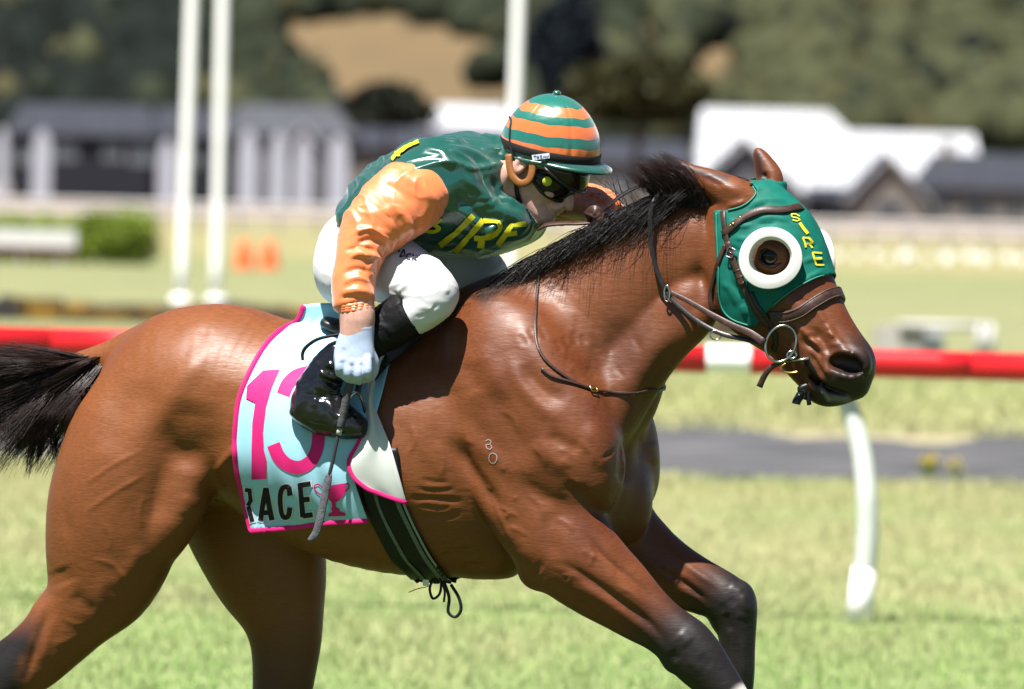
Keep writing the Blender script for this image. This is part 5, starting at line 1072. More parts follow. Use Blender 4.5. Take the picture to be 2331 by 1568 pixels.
def cup(c, ax, up_, deep):
    ax = ax / np.linalg.norm(ax); sx = np.cross(up_, ax); sx /= np.linalg.norm(sx); uy = np.cross(ax, sx); v, f = [], []; n = 56
    prof = [(.0785, -.018), (.0798, .0005), (.0799, .0032), (.0793, .0042), (.0780, .0046), (.067, .0058), (.0560, .0066), (.0548, .0062), (.0542, .0052), (.0530, .001)]
    for i in range(n):
        a = 2 * math.pi * i / n; back = .5 + .5 * math.cos(a - deep)         # deeper wall behind and below the eye
        pr = prof + [(.0515 - .004 * back, -.004 - .010 * back), (.0505 - .011 * back, -.008 - .020 * back)]
        for r, z in pr:
            k_ = 1 + .022 * math.sin(2 * a + .6) + .010 * math.sin(3 * a + 2); v.append(c + (sx * math.cos(a) + uy * math.sin(a)) * r * k_ + ax * z)
    k_ = len(prof) + 2
    for i in range(n):
        for j in range(k_ - 1):
            a, b_ = i * k_, ((i + 1) % n) * k_; f.append((a + j, b_ + j, b_ + j + 1, a + j + 1))
    o = from_py('eye_cup', v, f, m_cup, hood, True); md = o.modifiers.new('thick', 'SOLIDIFY'); md.thickness = .0022; return o
ce, ne = cast(1753, 590, HOODB); ce2, _ = cast(1700, 590, HOODB)
ec = P(1752, 588, cast(1712, 640, HOODB)[0][1] - .012)
ec = cast(1752, 588)[0] - FWD * .026
axn = -FWD * .93 - HEAD.v * .2 + RT * .16 + UP * .05
cup(ec, axn, np.array([0, 0, 1.0]), R(205))
fc = mirror(ec, HEAD); cup(P(1866, 592, fc[1]), mirror(ec + axn * .1, HEAD) - mirror(ec, HEAD) + np.array([.04, 0, 0]), np.array([0, 0, 1.0]), R(30))
# the word down the forehead
m_yt = mat('yellow_letters', (.70, .66, .03), .5)
LET = [('S', [[(952, 476), (930, 463), (906, 464), (912, 479), (940, 484), (954, 494), (938, 502), (914, 494)]], 6), ('I', [[(952, 510), (972, 540), (996, 568)]], 13),
       ('R', [[(985, 642), (978, 612), (968, 588), (1002, 590), (1022, 615), (986, 622)], [(1004, 620), (1020, 645)]], 9), ('E', [[(1070, 672), (1020, 668), (1040, 735), (1082, 735)], [(1030, 702), (1070, 700)]], 9)]
for nm, ls, wd in LET:
    decal('letter', [q for l in ls for k in range(len(C1(l)) - 1) for q in ribbon(C1(l)[k:k + 2], wd * .46)], HOODB, .003, m_yt, hood)

# --- bridle
bridle = empty('bridle', HEAD.pt(1700, 650)); tag(bridle, 'brown leather bridle with ring bit buckled over the green hood', 'bridle')
strap('browband', C1([(548, 572), (600, 525), (670, 475), (760, 442), (850, 446), (942, 428)]), .0095, .0026, m_leather, bridle, HEAD, .0055, HOODB)
strap('cheekpiece', C1([(545, 440), (556, 540), (572, 620), (600, 700), (640, 800), (680, 900), (725, 985), (785, 1062)]), .0072, .0022, m_leather, bridle, None, .0055, HOODB)
strap('cheekpiece', C1([(572, 612), (585, 660), (600, 700), (628, 770), (652, 845)]), .0082, .0018, m_leather, bridle, None, .0088, HOODB)
strap('throat_lash', C1([(560, 625), (520, 720), (488, 840), (474, 930), (492, 985)]), .0058, .0016, m_leather, bridle, None, .004, HOODB)
strap('noseband', C1([(800, 1012), (880, 1012), (960, 985), (1040, 935), (1110, 892), (1175, 880)]), .0150, .0046, m_leather, bridle, HEAD, .0055)
strap('noseband_strap', C1([(690, 880), (720, 950), (765, 1000), (800, 1060), (830, 1130), (815, 1190)]), .0075, .0018, m_dleather, bridle, None, .0045, HOODB)
nbp, nbn = path(C1([(800, 1012), (880, 1012), (960, 985), (1040, 935), (1110, 892), (1175, 880)]), None, None, off=.0125)
for k_ in range(3, len(nbp) - 3, 2):
    pass
mb = MB(); off_ = np.cross(np.gradient(nbp, axis=0), nbn); off_ /= np.linalg.norm(off_, axis=1, keepdims=True)
mb.tube(nbp + off_ * .0115 - nbn * .0022, .0012, 6); mb.tube(nbp - off_ * .0115 - nbn * .0022, .0012, 6)
mb.build('stitching', noisy(mat('stitched_edge', (.14, .08, .06), .6), 600, .5), bridle, True)
def buckle(px, py, w_, h_, ang, m, parent, bvh, off=.009, r=.0016):
    c, n_ = cast(px, py, bvh); c = c + n_ * off; a = np.cross(n_, UP); a /= np.linalg.norm(a); b_ = np.cross(a, n_); ca, sa = math.cos(ang), math.sin(ang); a, b_ = a * ca + b_ * sa, -a * sa + b_ * ca
    pts = [c + a * x + b_ * y for x, y in ((-w_, -h_ * .8), (-w_ * .8, -h_), (w_ * .8, -h_), (w_, -h_ * .8), (w_, h_ * .8), (w_ * .8, h_), (-w_ * .8, h_), (-w_, h_ * .8))]
    MB().tube(pts, r, 8, closed=True).tube([c - a * w_, c + a * w_], r * .7, 6).build('buckle', m, parent, True)
buckle(*C1([(593, 672)])[0], .010, .012, .35, m_steel, bridle, HOODB, .012)
for x, y in ((617, 498), (590, 522), (604, 511), (640, 483)):
    c, n_ = cast(*C1([(x, y)])[0], HOODB); q_ = Vector(n_).to_track_quat('Z', 'Y').to_matrix().to_4x4(); q_.translation = Vector(c + n_ * .0078)
    MB().lathe([(.0001, .0016), (.0022, .0012), (.003, 0)], 10, q_).build('stud', m_brass, bridle, True)
for t_ in (.45, .62, .8):                                 # keepers on the cheekpiece
    pc, pn = path(C1([(600, 700), (640, 800), (680, 900)]), HOODB, None, off=.0075); i = int(t_ * (len(pc) - 2)); tt = pc[i + 1] - pc[i]; tt /= np.linalg.norm(tt)
    s_ = np.cross(tt, pn[i]); MB().tube([pc[i] - s_ * .0095, pc[i] + s_ * .0095], None, flat=(.004, .0035), nrm=[pn[i]] * 2).build('keeper', m_leather, bridle, True)
bc, bn = cast(1776, 782); bc = bc - FWD * .030
def ring3(c, a, b_, ra, rb, r, name, m, parent, n=40): t = np.linspace(0, 2 * math.pi, n, endpoint=False); return MB().tube(c + np.outer(np.cos(t) * ra, a) + np.outer(np.sin(t) * rb, b_), r, 10, closed=True).build(name, m, parent, True)
tl = np.array(RT * math.cos(R(24)) * 1.0 - UP * math.sin(R(24)))
ring3(bc, tl, np.cross(tl, FWD), .037, .048, .0033, 'bit_ring', m_steel, bridle)
ring3(cast(*C1([(912, 1216)])[0])[0] - FWD * .010, RT, UP, .012, .009, .003, 'bit_joint', m_steel, bridle)
q = [cast(*a)[0] - FWD * .008 for a in C1([(880, 1250), (930, 1246), (1000, 1236)])]; q.append(cast(*C1([(1012, 1236)])[0])[0] + FWD * .012); MB().tube(q, .0035, 10).build('bit_bar', m_steel, bridle, True)
q = [P(x, y, bc[1] - .004) for x, y in catmull(C1([(880, 1262), (855, 1280), (862, 1305), (910, 1312), (945, 1306)]), 5)]; MB().tube(q, .0026, 8).build('bit_hook', m_brass, bridle, True)
q = [P(x, y, bc[1] + .004) for x, y in catmull(C1([(850, 1258), (800, 1285), (765, 1330), (738, 1388)]), 5)]; MB().tube(q, np.linspace(.8, 1.1, len(q)), flat=(.0075, .0016), nrm=[-FWD + RT * .3] * len(q)).build('strap_end', m_leather, bridle, True)
m_rub = noisy(mat('black_rubber', (.008, .008, .008), .38, .5), 40, .3)
strap('tongue_tie', C1([(990, 1240), (1020, 1290), (1060, 1350), (1085, 1385)]), .0085, .002, m_rub, bridle, None, .003)
mb = MB()
for a_, b_, c_, r in (((1020, 1372), (985, 1400), (945, 1440), .009), ((1025, 1385), (1000, 1425), (1006, 1485), .006), ((1000, 1380), (960, 1400), (985, 1420), .010), ((960, 1432), (940, 1462), (935, 1480), .011), ((1030, 1400), (990, 1412), (975, 1455), .007)):
    mb.tube([P(x, y, bc[1] + .03) for x, y in catmull(C1([a_, b_, c_]), 5)], r, 8)
mb.build('knot', m_rub, bridle, True)

# --- reins
reins = empty('reins', HEAD.pt(1600, 700)); tag(reins, 'brown and black leather reins running from the bit to the jockey\'s hands', 'reins')
def free(px, lat, r=None, flat=None, fr=BODY, n=5): 
    q = catmull([(x, y, l) for (x, y), l in zip(px, lat)], n); return np.array([fr.pt(x, y, l) for x, y, l in q])
p = free(C1([(762, 1150), (690, 1100), (600, 1062), (480, 1000), (360, 930), (252, 876)]), [-.155, -.15, -.14, -.128, -.12, -.115]); MB().tube(p, np.linspace(1.35, .75, len(p)), flat=(.0075, .0018), nrm=[-FWD] * len(p)).build('rein', m_leather, reins, True)
p = free(C1([(740, 1150), (640, 1128), (540, 1105), (430, 1050), (330, 975), (258, 905), (232, 862), (185, 750), (158, 620), (152, 500), (165, 410), (200, 350)]), [-.14, -.135, -.13, -.125, -.12, -.115, -.113, -.112, -.113, -.112, -.10, -.085])
MB().tube(p, np.linspace(1, .9, len(p)), flat=(.0062, .0018), nrm=[-FWD + UP * .2] * len(p)).build('rein', m_dleather, reins, True)
p = free(C1([(200, 350), (215, 325), (180, 302), (95, 312), (0, 360), (-60, 410), (-90, 440)]), [-.085, -.075, -.07, -.07, -.075, -.08, -.07]); MB().tube(p, None, flat=(.0068, .0018), nrm=[-FWD * .6 + UP] * len(p)).build('rein', m_dleather, reins, True)
c = BODY.pt(*C1([(243, 888)])[0], -.118); ring3(c, RT * .9 - FWD * .4, UP, .0075, .020, .0026, 'martingale_ring', m_steel, reins)
c = BODY.pt(*C1([(505, 1110)])[0], -.128); ring3(c, RT, UP, .014, .012, .0018, 'rein_ring', m_steel, reins)
p = free(C2([(1212, 838), (1260, 815), (1340, 806), (1430, 805), (1510, 800)]), [-.05, -.052, -.055, -.06, -.06]); MB().tube(p, np.interp(np.linspace(0, 1, len(p)), [0, .08, .2, 1], [.55, 1, 1, .85]), flat=(.0085, .0028), nrm=[-FWD * .55 + UP * .8] * len(p)).build('rein_end', m_leather, reins, True)
mb = MB()
for (a_, b_, c_), hw2 in ((((1480, 770), (1520, 735), (1570, 775)), .014), (((1485, 740), (1530, 760), (1560, 810)), .012), (((1500, 810), (1530, 790), (1560, 740)), .012)):
    p = free(C2([a_, b_, c_]), [-.06, -.075, -.06]); mb.tube(p, None, flat=(hw2, .004), nrm=[-FWD * .8 + UP * .3] * len(p))
mb.build('rein_wrap', m_leather, reins, True)
p = free(C2([(1545, 845), (1540, 890), (1515, 925)]), [-.09, -.1, -.1]); MB().tube(p, np.linspace(1, .4, len(p)), flat=(.006, .0015), nrm=[-FWD] * len(p)).build('strap_tip', m_dleather, reins, True)

# --- neck strap
nstrap = empty('neck_strap', BODY.pt(1300, 850)); tag(nstrap, 'thin brown leather neck strap with brass buckle around the horse\'s neck', 'strap')
strap('strap', C2([(1250, 985), (1228, 1080), (1206, 1250), (1204, 1400), (1228, 1500)]) + C5([(900, 452), (1040, 540)]) + C5([(1150, 560), (1280, 566), (1360, 545)]), .0036, .0020, m_leather, nstrap, BODY, .004)
strap('strap_end', C5([(836, 446), (880, 485), (960, 510), (1060, 545)]), .0030, .0018, m_leather, nstrap, None, .005)
buckle(*C5([(1078, 552)])[0], .011, .0085, .1, m_brass, nstrap, HB, .008, .002)

# --- saddle cloth
m_blue = noisy(mat('pale_blue_cloth', (.40, .74, .86), .7, .2), 18, .05, bump=.22, bscale=900, bdist=.0006)
m_pink = mat('pink_print', (.80, .022, .20), .6, .25); m_wht = mat('white_print', (.78, .80, .80), .7, .2); m_ink = mat('black_print', (.013, .014, .022), .6, .3)
cloth = empty('saddle_cloth', BODY.pt(750, 950)); tag(cloth, 'pale blue saddle cloth numbered 13 with pink trim and a pink trophy', 'saddle cloth')
lc = np.array(C3([(480, 178), (445, 265), (340, 325), (252, 420), (172, 560), (115, 700), (92, 850), (86, 1000), (100, 1130), (138, 1290), (178, 1468)]))
rc = np.array([(900, 765), (892, 800), (880, 850), (868, 900), (850, 960), (826, 1005), (806, 1050), (808, 1095), (818, 1130), (828, 1160), (838, 1186)], float)
bc_ = np.array(C3([(178, 1468), (400, 1450), (600, 1425), (850, 1410)]))
NS, NT = 64, 60
def rs2(c_, n): c_ = catmull(c_, 8); L_ = np.r_[0, np.cumsum(np.linalg.norm(np.diff(c_, axis=0), axis=1))]; t = np.linspace(0, L_[-1], n); return np.stack([np.interp(t, L_, c_[:, i]) for i in range(2)], 1)
lcs, rcs = rs2(lc, NS), rs2(rc, NS); tcs = rs2(np.array([lc[0], (722, 691), (760, 694), (800, 712), (860, 745), rc[0]]), NT); bcs = rs2(bc_, NT)
gp = np.zeros((NS, NT, 2))
for i in range(NS):
    for j in range(NT):
        s_, t_ = i / (NS - 1), j / (NT - 1)
        gp[i, j] = (1 - t_) * lcs[i] + t_ * rcs[i] + (1 - s_) * tcs[j] + s_ * bcs[j] - ((1 - s_) * (1 - t_) * lcs[0] + (1 - s_) * t_ * rcs[0] + s_ * (1 - t_) * lcs[-1] + s_ * t_ * rcs[-1])
lat = np.zeros((NS, NT))
for j in range(NT):
    last = None
    col = []
    for i in range(NS):
        p, n_ = cast(*gp[i, j]); l = BODY.loc(p)[1] if p is not None else None
        col.append(l)
    top = [k_ for k_, l in enumerate(col) if l is not None and l < -.03]
    f0 = top[0]
    for i in range(NS):
        l = col[i]
        if i < f0: l = -.05 + (col[f0] + .05) * (i / max(f0, 1)) if f0 else col[f0]
        if last is not None and (l is None or l > last + .010): l = last + .0015
        last = l; lat[i, j] = l
for _ in range(8): lat[1:-1, 1:-1] = (lat[:-2, 1:-1] + lat[2:, 1:-1] + lat[1:-1, :-2] + lat[1:-1, 2:]) / 4
cv = np.zeros((NS, NT, 3))
for i in range(NS):
    for j in range(NT):
        s_, t_ = i / (NS - 1), j / (NT - 1)
        wv = .005 * math.sin(t_ * 9 + 3 * s_) * (1 - s_) * t_ + .004 * math.sin(22 * (t_ - .4 * s_)) * math.exp(-((s_ - .62) / .25) ** 2) * t_ + .007 * math.sin(t_ * 15 + s_ * 5 + 1.5 * math.sin(s_ * 4)) * s_ ** 1.2 + .003 * math.sin(t_ * 31 - s_ * 9) * s_ + .007 * math.sin(s_ * 9 + t_ * 14) * math.exp(-((s_ - .22) / .12) ** 2) * t_
        cv[i, j] = BODY.pt(*gp[i, j], lat[i, j] - .012 - .018 * s_ ** 2 + wv)
fl_ = np.array([(i * NT + j, (i + 1) * NT + j, (i + 1) * NT + j + 1, i * NT + j + 1) for i in range(NS - 1) for j in range(NT - 1)])
vc = cv.reshape(-1, 3); CB = bvh_of(vc, fl_)
far = mirror(vc, BODY); n0 = len(vc)
top_f = np.array([(j, j + 1, n0 + j + 1, n0 + j) for j in range(NT - 1)])
co = from_np('cloth', np.r_[vc, far], np.r_[fl_, fl_[:, ::-1] + n0, top_f], m_blue, cloth); md = co.modifiers.new('thick', 'SOLIDIFY'); md.thickness = .003; md.offset = 0
edge = [cv[i, 0] for i in range(NS)] + [cv[-1, j] for j in range(1, NT)]; eg = smooth1(resample(edge, .008), 1)
MB().tube(eg - FWD * .0035, None, flat=(.0065, .0030), nrm=[-FWD] * len(eg)).build('binding', m_pink, cloth, True)
ef = mirror(eg, BODY); MB().tube(ef, None, flat=(.0065, .0026), nrm=[FWD] * len(ef)).build('binding', m_pink, cloth, True)
one = C3([(160, 640), (250, 553), (345, 547), (300, 650), (268, 760), (250, 900), (255, 1000), (272, 1060), (270, 1168), (187, 1172), (186, 1000), (190, 850), (205, 740), (215, 678), (155, 715)])
decal('numeral', [one], CB, .0030, m_pink, cloth)
th = C3([(366, 690), (392, 630), (440, 585), (500, 568), (552, 560), (575, 640), (540, 730), (470, 790), (530, 815), (566, 890), (562, 985), (530, 1060), (465, 1102), (395, 1090), (342, 1040), (312, 972)])
decal('numeral', ribbon(th, 30, 4), CB, .0030, m_pink, cloth)
RACE = {'R': [[(163, 1412), (150, 1220)], [(150, 1228), (176, 1232), (182, 1290), (168, 1322)], [(170, 1325), (192, 1412)]], 'A': [[(236, 1408), (268, 1218)], [(268, 1218), (303, 1404)], [(246, 1362), (292, 1358)]],
        'C': [[(408, 1262), (398, 1216), (366, 1220), (352, 1270), (356, 1345), (370, 1384), (398, 1378), (408, 1330)]], 'E': [[(520, 1196), (464, 1204), (480, 1385)], [(480, 1378), (536, 1370)], [(470, 1288), (518, 1282)]]}
for ch, ls in RACE.items():
    ink, out = [], []
    for l in ls:
        c_ = C3(l)
        if ch == 'C': ink += ribbon(c_, 11.5); out += ribbon(c_, 16.5)
        else:
            for k_ in range(len(c_) - 1):
                a_, b_ = np.array(c_[k_]), np.array(c_[k_ + 1]); d_ = (b_ - a_) / np.linalg.norm(b_ - a_)
                ink += ribbon([a_ - d_ * 3.5 * (k_ > 0), b_ + d_ * 3.5 * (k_ < len(c_) - 2)], 11.5 if ch != 'R' else 9); out += ribbon([a_ - d_ * 4, b_ + d_ * 4], 16.5 if ch != 'R' else 13)
    decal('letter_outline', out, CB, .0028, m_wht, cloth); decal('letter', ink, CB, .0038, m_ink, cloth)
tro = [C3([(592, 1212), (728, 1192), (718, 1250), (690, 1290), (668, 1300), (668, 1325), (690, 1340), (690, 1352), (722, 1362), (724, 1378), (622, 1382), (626, 1366), (650, 1354), (640, 1340), (648, 1326), (646, 1302), (612, 1270)])]
tro += ribbon(C3([(598, 1222), (566, 1200), (542, 1212), (552, 1240), (585, 1262)]), 3.2) + ribbon(C3([(722, 1200), (738, 1196), (740, 1220), (712, 1250)]), 3.2)
decal('trophy', tro, CB, .0030, m_pink, cloth)
# front corner folded back, white underside out
m_under = noisy(mat('white_lining', (.70, .73, .67), .75, .2), 14, .05, bump=.15, bscale=600, bdist=.0006)
lf = np.array(C3([(930, 452), (860, 560), (838, 700), (832, 860), (795, 965), (738, 1070), (765, 1160), (850, 1232)])); rf = np.array(C3([(955, 450), (900, 590), (884, 740), (930, 870), (968, 960), (1000, 1060), (1040, 1200), (1070, 1308)]))
a_, b_ = rs2(lf, 40), rs2(rf, 40); fv = []
for i in range(40):
    for j in range(14):
        t_ = j / 13; x, y = a_[i] * (1 - t_) + b_[i] * t_; p, n_ = cast(x, y)
        s_ = i / 39; l = BODY.loc(p)[1] - .016 - .022 * math.sin(t_ * math.pi) ** 2 * (.35 + .65 * (1 - s_)) - .02 * s_ + .006 * math.sin(t_ * 7 + s_ * 5)
        fv.append(BODY.pt(x, y, l))
ffc = np.array([(i * 14 + j, (i + 1) * 14 + j, (i + 1) * 14 + j + 1, i * 14 + j + 1) for i in range(39) for j in range(13)])
fo = from_np('folded_corner', np.array(fv), ffc, m_under, cloth); md = fo.modifiers.new('thick', 'SOLIDIFY'); md.thickness = .003
eg = [fv[i * 14] for i in range(22, 40)] + [fv[39 * 14 + j] for j in range(1, 14)]; eg = smooth1(resample(eg, .007), 2); MB().tube(eg - FWD * .001, None, flat=(.0055, .0025), nrm=[-FWD] * len(eg)).build('binding', m_pink, cloth, True)

# --- girth
girth = empty('girth', BODY.pt(920, 1250)); tag(girth, 'black girth with grey elastic stripes buckled under the horse\'s belly', 'girth')
gl = np.array([(842, 1020), (822, 1080), (826, 1130), (850, 1190), (890, 1262), (926, 1300), (950, 1322)], float); gr = np.array([(905, 1020), (912, 1080), (925, 1140), (952, 1200), (985, 1262), (1012, 1300), (1030, 1326)], float)
gl2, gr2 = rs2(gl, 36), rs2(gr, 36); gv_ = []
for i in range(36):
    for j in range(13):
        x, y = gl2[i] * (1 - j / 12) + gr2[i] * (j / 12); p, n_ = cast(x, y - (4 if i > 33 else 0))
        if p is None: p = gv_[-13]; n_ = np.array([0, -.3, -1.])
        gv_.append(p + n_ * .006)
gv_ = np.array(gv_); mv = mirror(gv_, BODY); nb = len(gv_)
# under the belly: bridge the two sides
brow = []
for k_ in range(1, 12):
    for j in range(13):
        p = gv_[35 * 13 + j] * (1 - k_ / 12) + mv[35 * 13 + j] * (k_ / 12); p = p - np.array([0, 0, .2]); h = HB.find_nearest(Vector(p)); brow.append(np.array(h[0]) + np.array(h[1]) * .006)
allg = np.r_[gv_, np.array(brow), mv.reshape(36, 13, 3)[::-1].reshape(-1, 3)]; rows_ = 36 + 11 + 36
gf_ = np.array([(i * 13 + j, (i + 1) * 13 + j, (i + 1) * 13 + j + 1, i * 13 + j + 1) for i in range(rows_ - 1) for j in range(12)])
go = from_np('band', allg, gf_, noisy(mat('black_girth', (.010, .010, .011), .45, .4), 60, .3, bump=.2, bscale=400, bdist=.001), girth); md = go.modifiers.new('thick', 'SOLIDIFY'); md.thickness = .006; md.offset = 1
GIB = bvh_of(allg, gf_); m_el = noisy(mat('grey_elastic', (.16, .19, .16), .7, .3), 30, .15, stretch=(1, 1, 6))
for t_, wd in ((.30, 4), (.34, 3), (.80, 9), (.93, 5)):
    c_ = gl2 * (1 - t_) + gr2 * t_; decal('elastic_stripe', ribbon(c_[10:35:3], wd, 3), GIB, .008, m_el if t_ != .93 else mat('pale_stripe', (.30, .34, .30), .7), girth)
mb = MB()
for px_, r in (([(985, 1318), (978, 1340), (985, 1362), (1000, 1352), (1004, 1328), (1000, 1316)], .0035), ([(1010, 1322), (1022, 1360), (1020, 1392), (1036, 1404), (1049, 1388), (1044, 1360), (1026, 1330)], .0042), ([(990, 1322), (975, 1334), (950, 1340), (930, 1348)], .0012), ([(1004, 1320), (1012, 1345), (1010, 1370)], .003)):
    mb.tube([P(x, y, BODY.pt(x, y, -.13)[1]) for x, y in catmull(px_, 5)], r, 8)
mb.build('loose_strap', m_black, girth, True)
q = P(969, 1326, BODY.pt(969, 1326, -.16)[1]); mb = MB(); mb.box(q - .008, q + .008); mb.build('clasp', m_steel, girth)

# --- saddle
saddle = empty('saddle', BODY.pt(870, 770)); tag(saddle, 'small black racing saddle under the jockey on the pale blue cloth', 'saddle')
v, f = sculpt([('chain', st_((760, 735, 20, .10), (810, 752, 16, .09), (880, 755, 16, .07), (940, 735, 22, .06), (970, 720, 14, .05)), dict(k=.02))], .006); from_np('seat', v, f, m_dleather, saddle)
for sg in (-1, 1):
    fl2 = []
    a_, b_ = rs2(np.array([(800, 745), (820, 790), (842, 835), (850, 870)], float), 20), rs2(np.array([(965, 725), (968, 750), (930, 790), (880, 830)], float), 20)
    for i in range(20):
        for j in range(12):
            x, y = a_[i] * (1 - j / 11) + b_[i] * (j / 11); p, n_ = cast(x, y); l = BODY.loc(p)[1] if p is not None else -.1
            p = BODY.pt(x, y, l - .022); fl2.append(p if sg < 0 else mirror(p, BODY))
    o = from_np('flap', np.array(fl2), np.array([(i * 12 + j, (i + 1) * 12 + j, (i + 1) * 12 + j + 1, i * 12 + j + 1) for i in range(19) for j in range(11)]), m_dleather, saddle); md = o.modifiers.new('thick', 'SOLIDIFY'); md.thickness = .004
    # stirrup leather and iron
    s0 = 1 if sg < 0 else 0
stir = []
for sg in (-1, 1):
    st0 = empty('stirrup', BODY.pt(800, 940, sg * .31)); tag(st0, 'steel stirrup iron on a black strap around the jockey\'s near boot' if sg < 0 else 'steel stirrup iron on the far side of the horse', 'stirrup')
    dx = 0 if sg < 0 else 130; dy = 0 if sg < 0 else -50
    c = [(818, 896), (828, 925), (832, 958), (826, 984), (800, 992), (778, 986), (772, 955), (786, 920), (806, 894)]
    p = np.array([BODY.pt(x + dx, y + dy, sg * (.31 + .045 * math.cos(i * 2 * math.pi / 9 + 1.2))) for i, (x, y) in enumerate(c)]); p = np.r_[p, p[:1]]
    MB().tube(catmull(p, 6)[:-1], .004, 8, closed=True).build('iron', m_steel, st0, True)
    p = np.array([BODY.pt(x + dx, y + dy, sg * l) for x, y, l in ((812, 898, .31), (822, 860, .30), (836, 800, .285), (848, 760, .25))]); MB().tube(catmull(p, 4), None, flat=(.008, .002), nrm=[-FWD] * 13).build('leather', m_dleather, st0, True)

# --- whip
whip = empty('whip', BODY.pt(802, 850, -.36)); tag(whip, 'grey padded riding whip held pointing down in the jockey\'s gloved hand', 'whip')
WL = lambda pts: np.array([BODY.pt(x, y, -.357 - .0 * y) for x, y in C3(pts)])
p = WL([(775, 470), (764, 540), (740, 640), (712, 780), (690, 880)]); p = catmull(p, 6)
m_grip = noisy(mat('grey_grip', (.085, .085, .09), .75, .3), 40, .2, bump=.5, bscale=1, bdist=.003, stretch=(40, 40, 160)); MB().tube(p, np.interp(np.linspace(0, 1, len(p)), [0, 1], [.0125, .0100]) * (1 + .05 * np.sin(np.arange(len(p)) * 2.1)), 12).build('grip', m_grip, whip, True)
MB().tube(WL([(691, 880), (680, 918)]), .0072, 12).build('collar', mat('pale_collar', (.55, .5, .45), .5), whip, True)
p = catmull(WL([(681, 915), (664, 990), (645, 1080), (628, 1148)]), 5); MB().tube(p, .0048, 10).build('shaft', noisy(mat('dark_shaft', (.05, .05, .055), .5, .4), 40, .3, stretch=(60, 60, 200)), whip, True)
p = catmull(WL([(628, 1140), (612, 1220), (590, 1330), (568, 1430), (545, 1490), (512, 1522)]), 5); MB().tube(p, np.interp(np.linspace(0, 1, len(p)), [0, .1, .6, .85, 1], [.7, 1, 1, .95, .5]), flat=(.0098, .004), nrm=[-FWD - RT * .2] * len(p)).build('flap', noisy(mat('grey_flap', (.13, .13, .145), .7, .3), 90, .3, bump=.3), whip, True)
p = catmull(np.array([BODY.pt(x, y, -.335) for x, y in C3([(722, 340), (640, 352), (560, 372), (500, 412), (476, 450), (476, 492)])]), 5); MB().tube(p, np.interp(np.linspace(0, 1, len(p)), [0, .7, 1], [.0035, .005, .004]), 8).build('wrist_loop', m_black, whip, True)

# --- print on the silks
decal('letter', ribbon(C2([(702, 778), (672, 795), (640, 790), (672, 812), (690, 825), (660, 842), (610, 838)]), 8), GB, .006, m_yellow, jersey)
decal('letter', ribbon(C2([(866, 765), (790, 840), (690, 915)]), 13), GB, .006, m_yellow, jersey)
decal('letter', ribbon(C2([(918, 790), (850, 870), (775, 950)]), 13) + ribbon(C2([(918, 795), (1000, 800), (1005, 835), (960, 870), (880, 880)]), 11) + ribbon(C2([(915, 880), (910, 930)]), 13), GB, .006, m_yellow, jersey)
decal('letter', ribbon(C2([(1078, 812), (1045, 855), (1000, 912)]), 12) + ribbon(C2([(1070, 815), (1145, 806)]), 11) + ribbon(C2([(1045, 860), (1100, 852)]), 9), GB, .006, m_yellow, jersey)
decal('chevron', ribbon(C2([(585, 372), (520, 400), (470, 436), (440, 470)]), 9), GB, .006, m_yellow, jersey)
decal('chevron', ribbon(C2([(455, 425), (470, 432), (478, 455)]), 6), GB, .006, m_yellow, jersey)
m_inkb = mat('dark_print', (.02, .02, .03), .6)
for i, l in enumerate(([(468, 940), (476, 965)], [(500, 985), (478, 990), (500, 950), (508, 990)], [(540, 975), (520, 975), (515, 995), (535, 998)], [(550, 975), (545, 1005)], [(575, 985), (550, 992), (568, 1008)])):
    decal('letter', [q for k_ in range(len(l) - 1) for q in ribbon(C2(l[k_:k_ + 2]), 3)], QB, .004, m_inkb, jockey)

# --- freeze brand on the shoulder
m_brand = mat('white_brand_hair', (.34, .27, .24), .7)
for ls in ([[(572, 795), (585, 788), (598, 795), (592, 810), (575, 812), (578, 828), (592, 834), (602, 824), (596, 812)]], [[(605, 852), (622, 860), (626, 880), (615, 898), (598, 898), (588, 880), (592, 860), (605, 852)]]):
    decal('brand_mark', [q for l in ls for q in ribbon(C5(l), 2.2, 3)], HB, .0015, m_brand, horse)

tg = [(1210, 353), (1250, 348), (1251, 360), (1212, 365)]; yb_ = (dome(-1.57, -.16, 1.0))[1] - .022
MB().add([P(x, y, yb_) for x, y in tg] + [P(x, y, yb_ + .003) for x, y in tg], [(3, 2, 1, 0), (4, 5, 6, 7), (0, 1, 5, 4), (1, 2, 6, 5), (2, 3, 7, 6), (3, 0, 4, 7)]).build('name_tag', mat('white_tag', (.85, .87, .92), .6), helmet)
m_pen = mat('blue_pen', (.05, .09, .45), .6); mb = MB()
for l in ([(1214, 355), (1220, 354)], [(1217, 355), (1217.5, 361)], [(1222, 361), (1222, 354), (1226, 355), (1223, 357.5), (1227, 361)], [(1233, 353), (1229, 353.5), (1230, 360), (1234, 359.5)], [(1230, 357), (1233, 356.5)], [(1236, 358), (1238, 354), (1240, 358), (1242, 354), (1245, 358), (1248, 353)]):
    mb.tube([P(x, y, yb_ - .001) for x, y in l], .0007, 5)
mb.build('writing', m_pen, helmet)
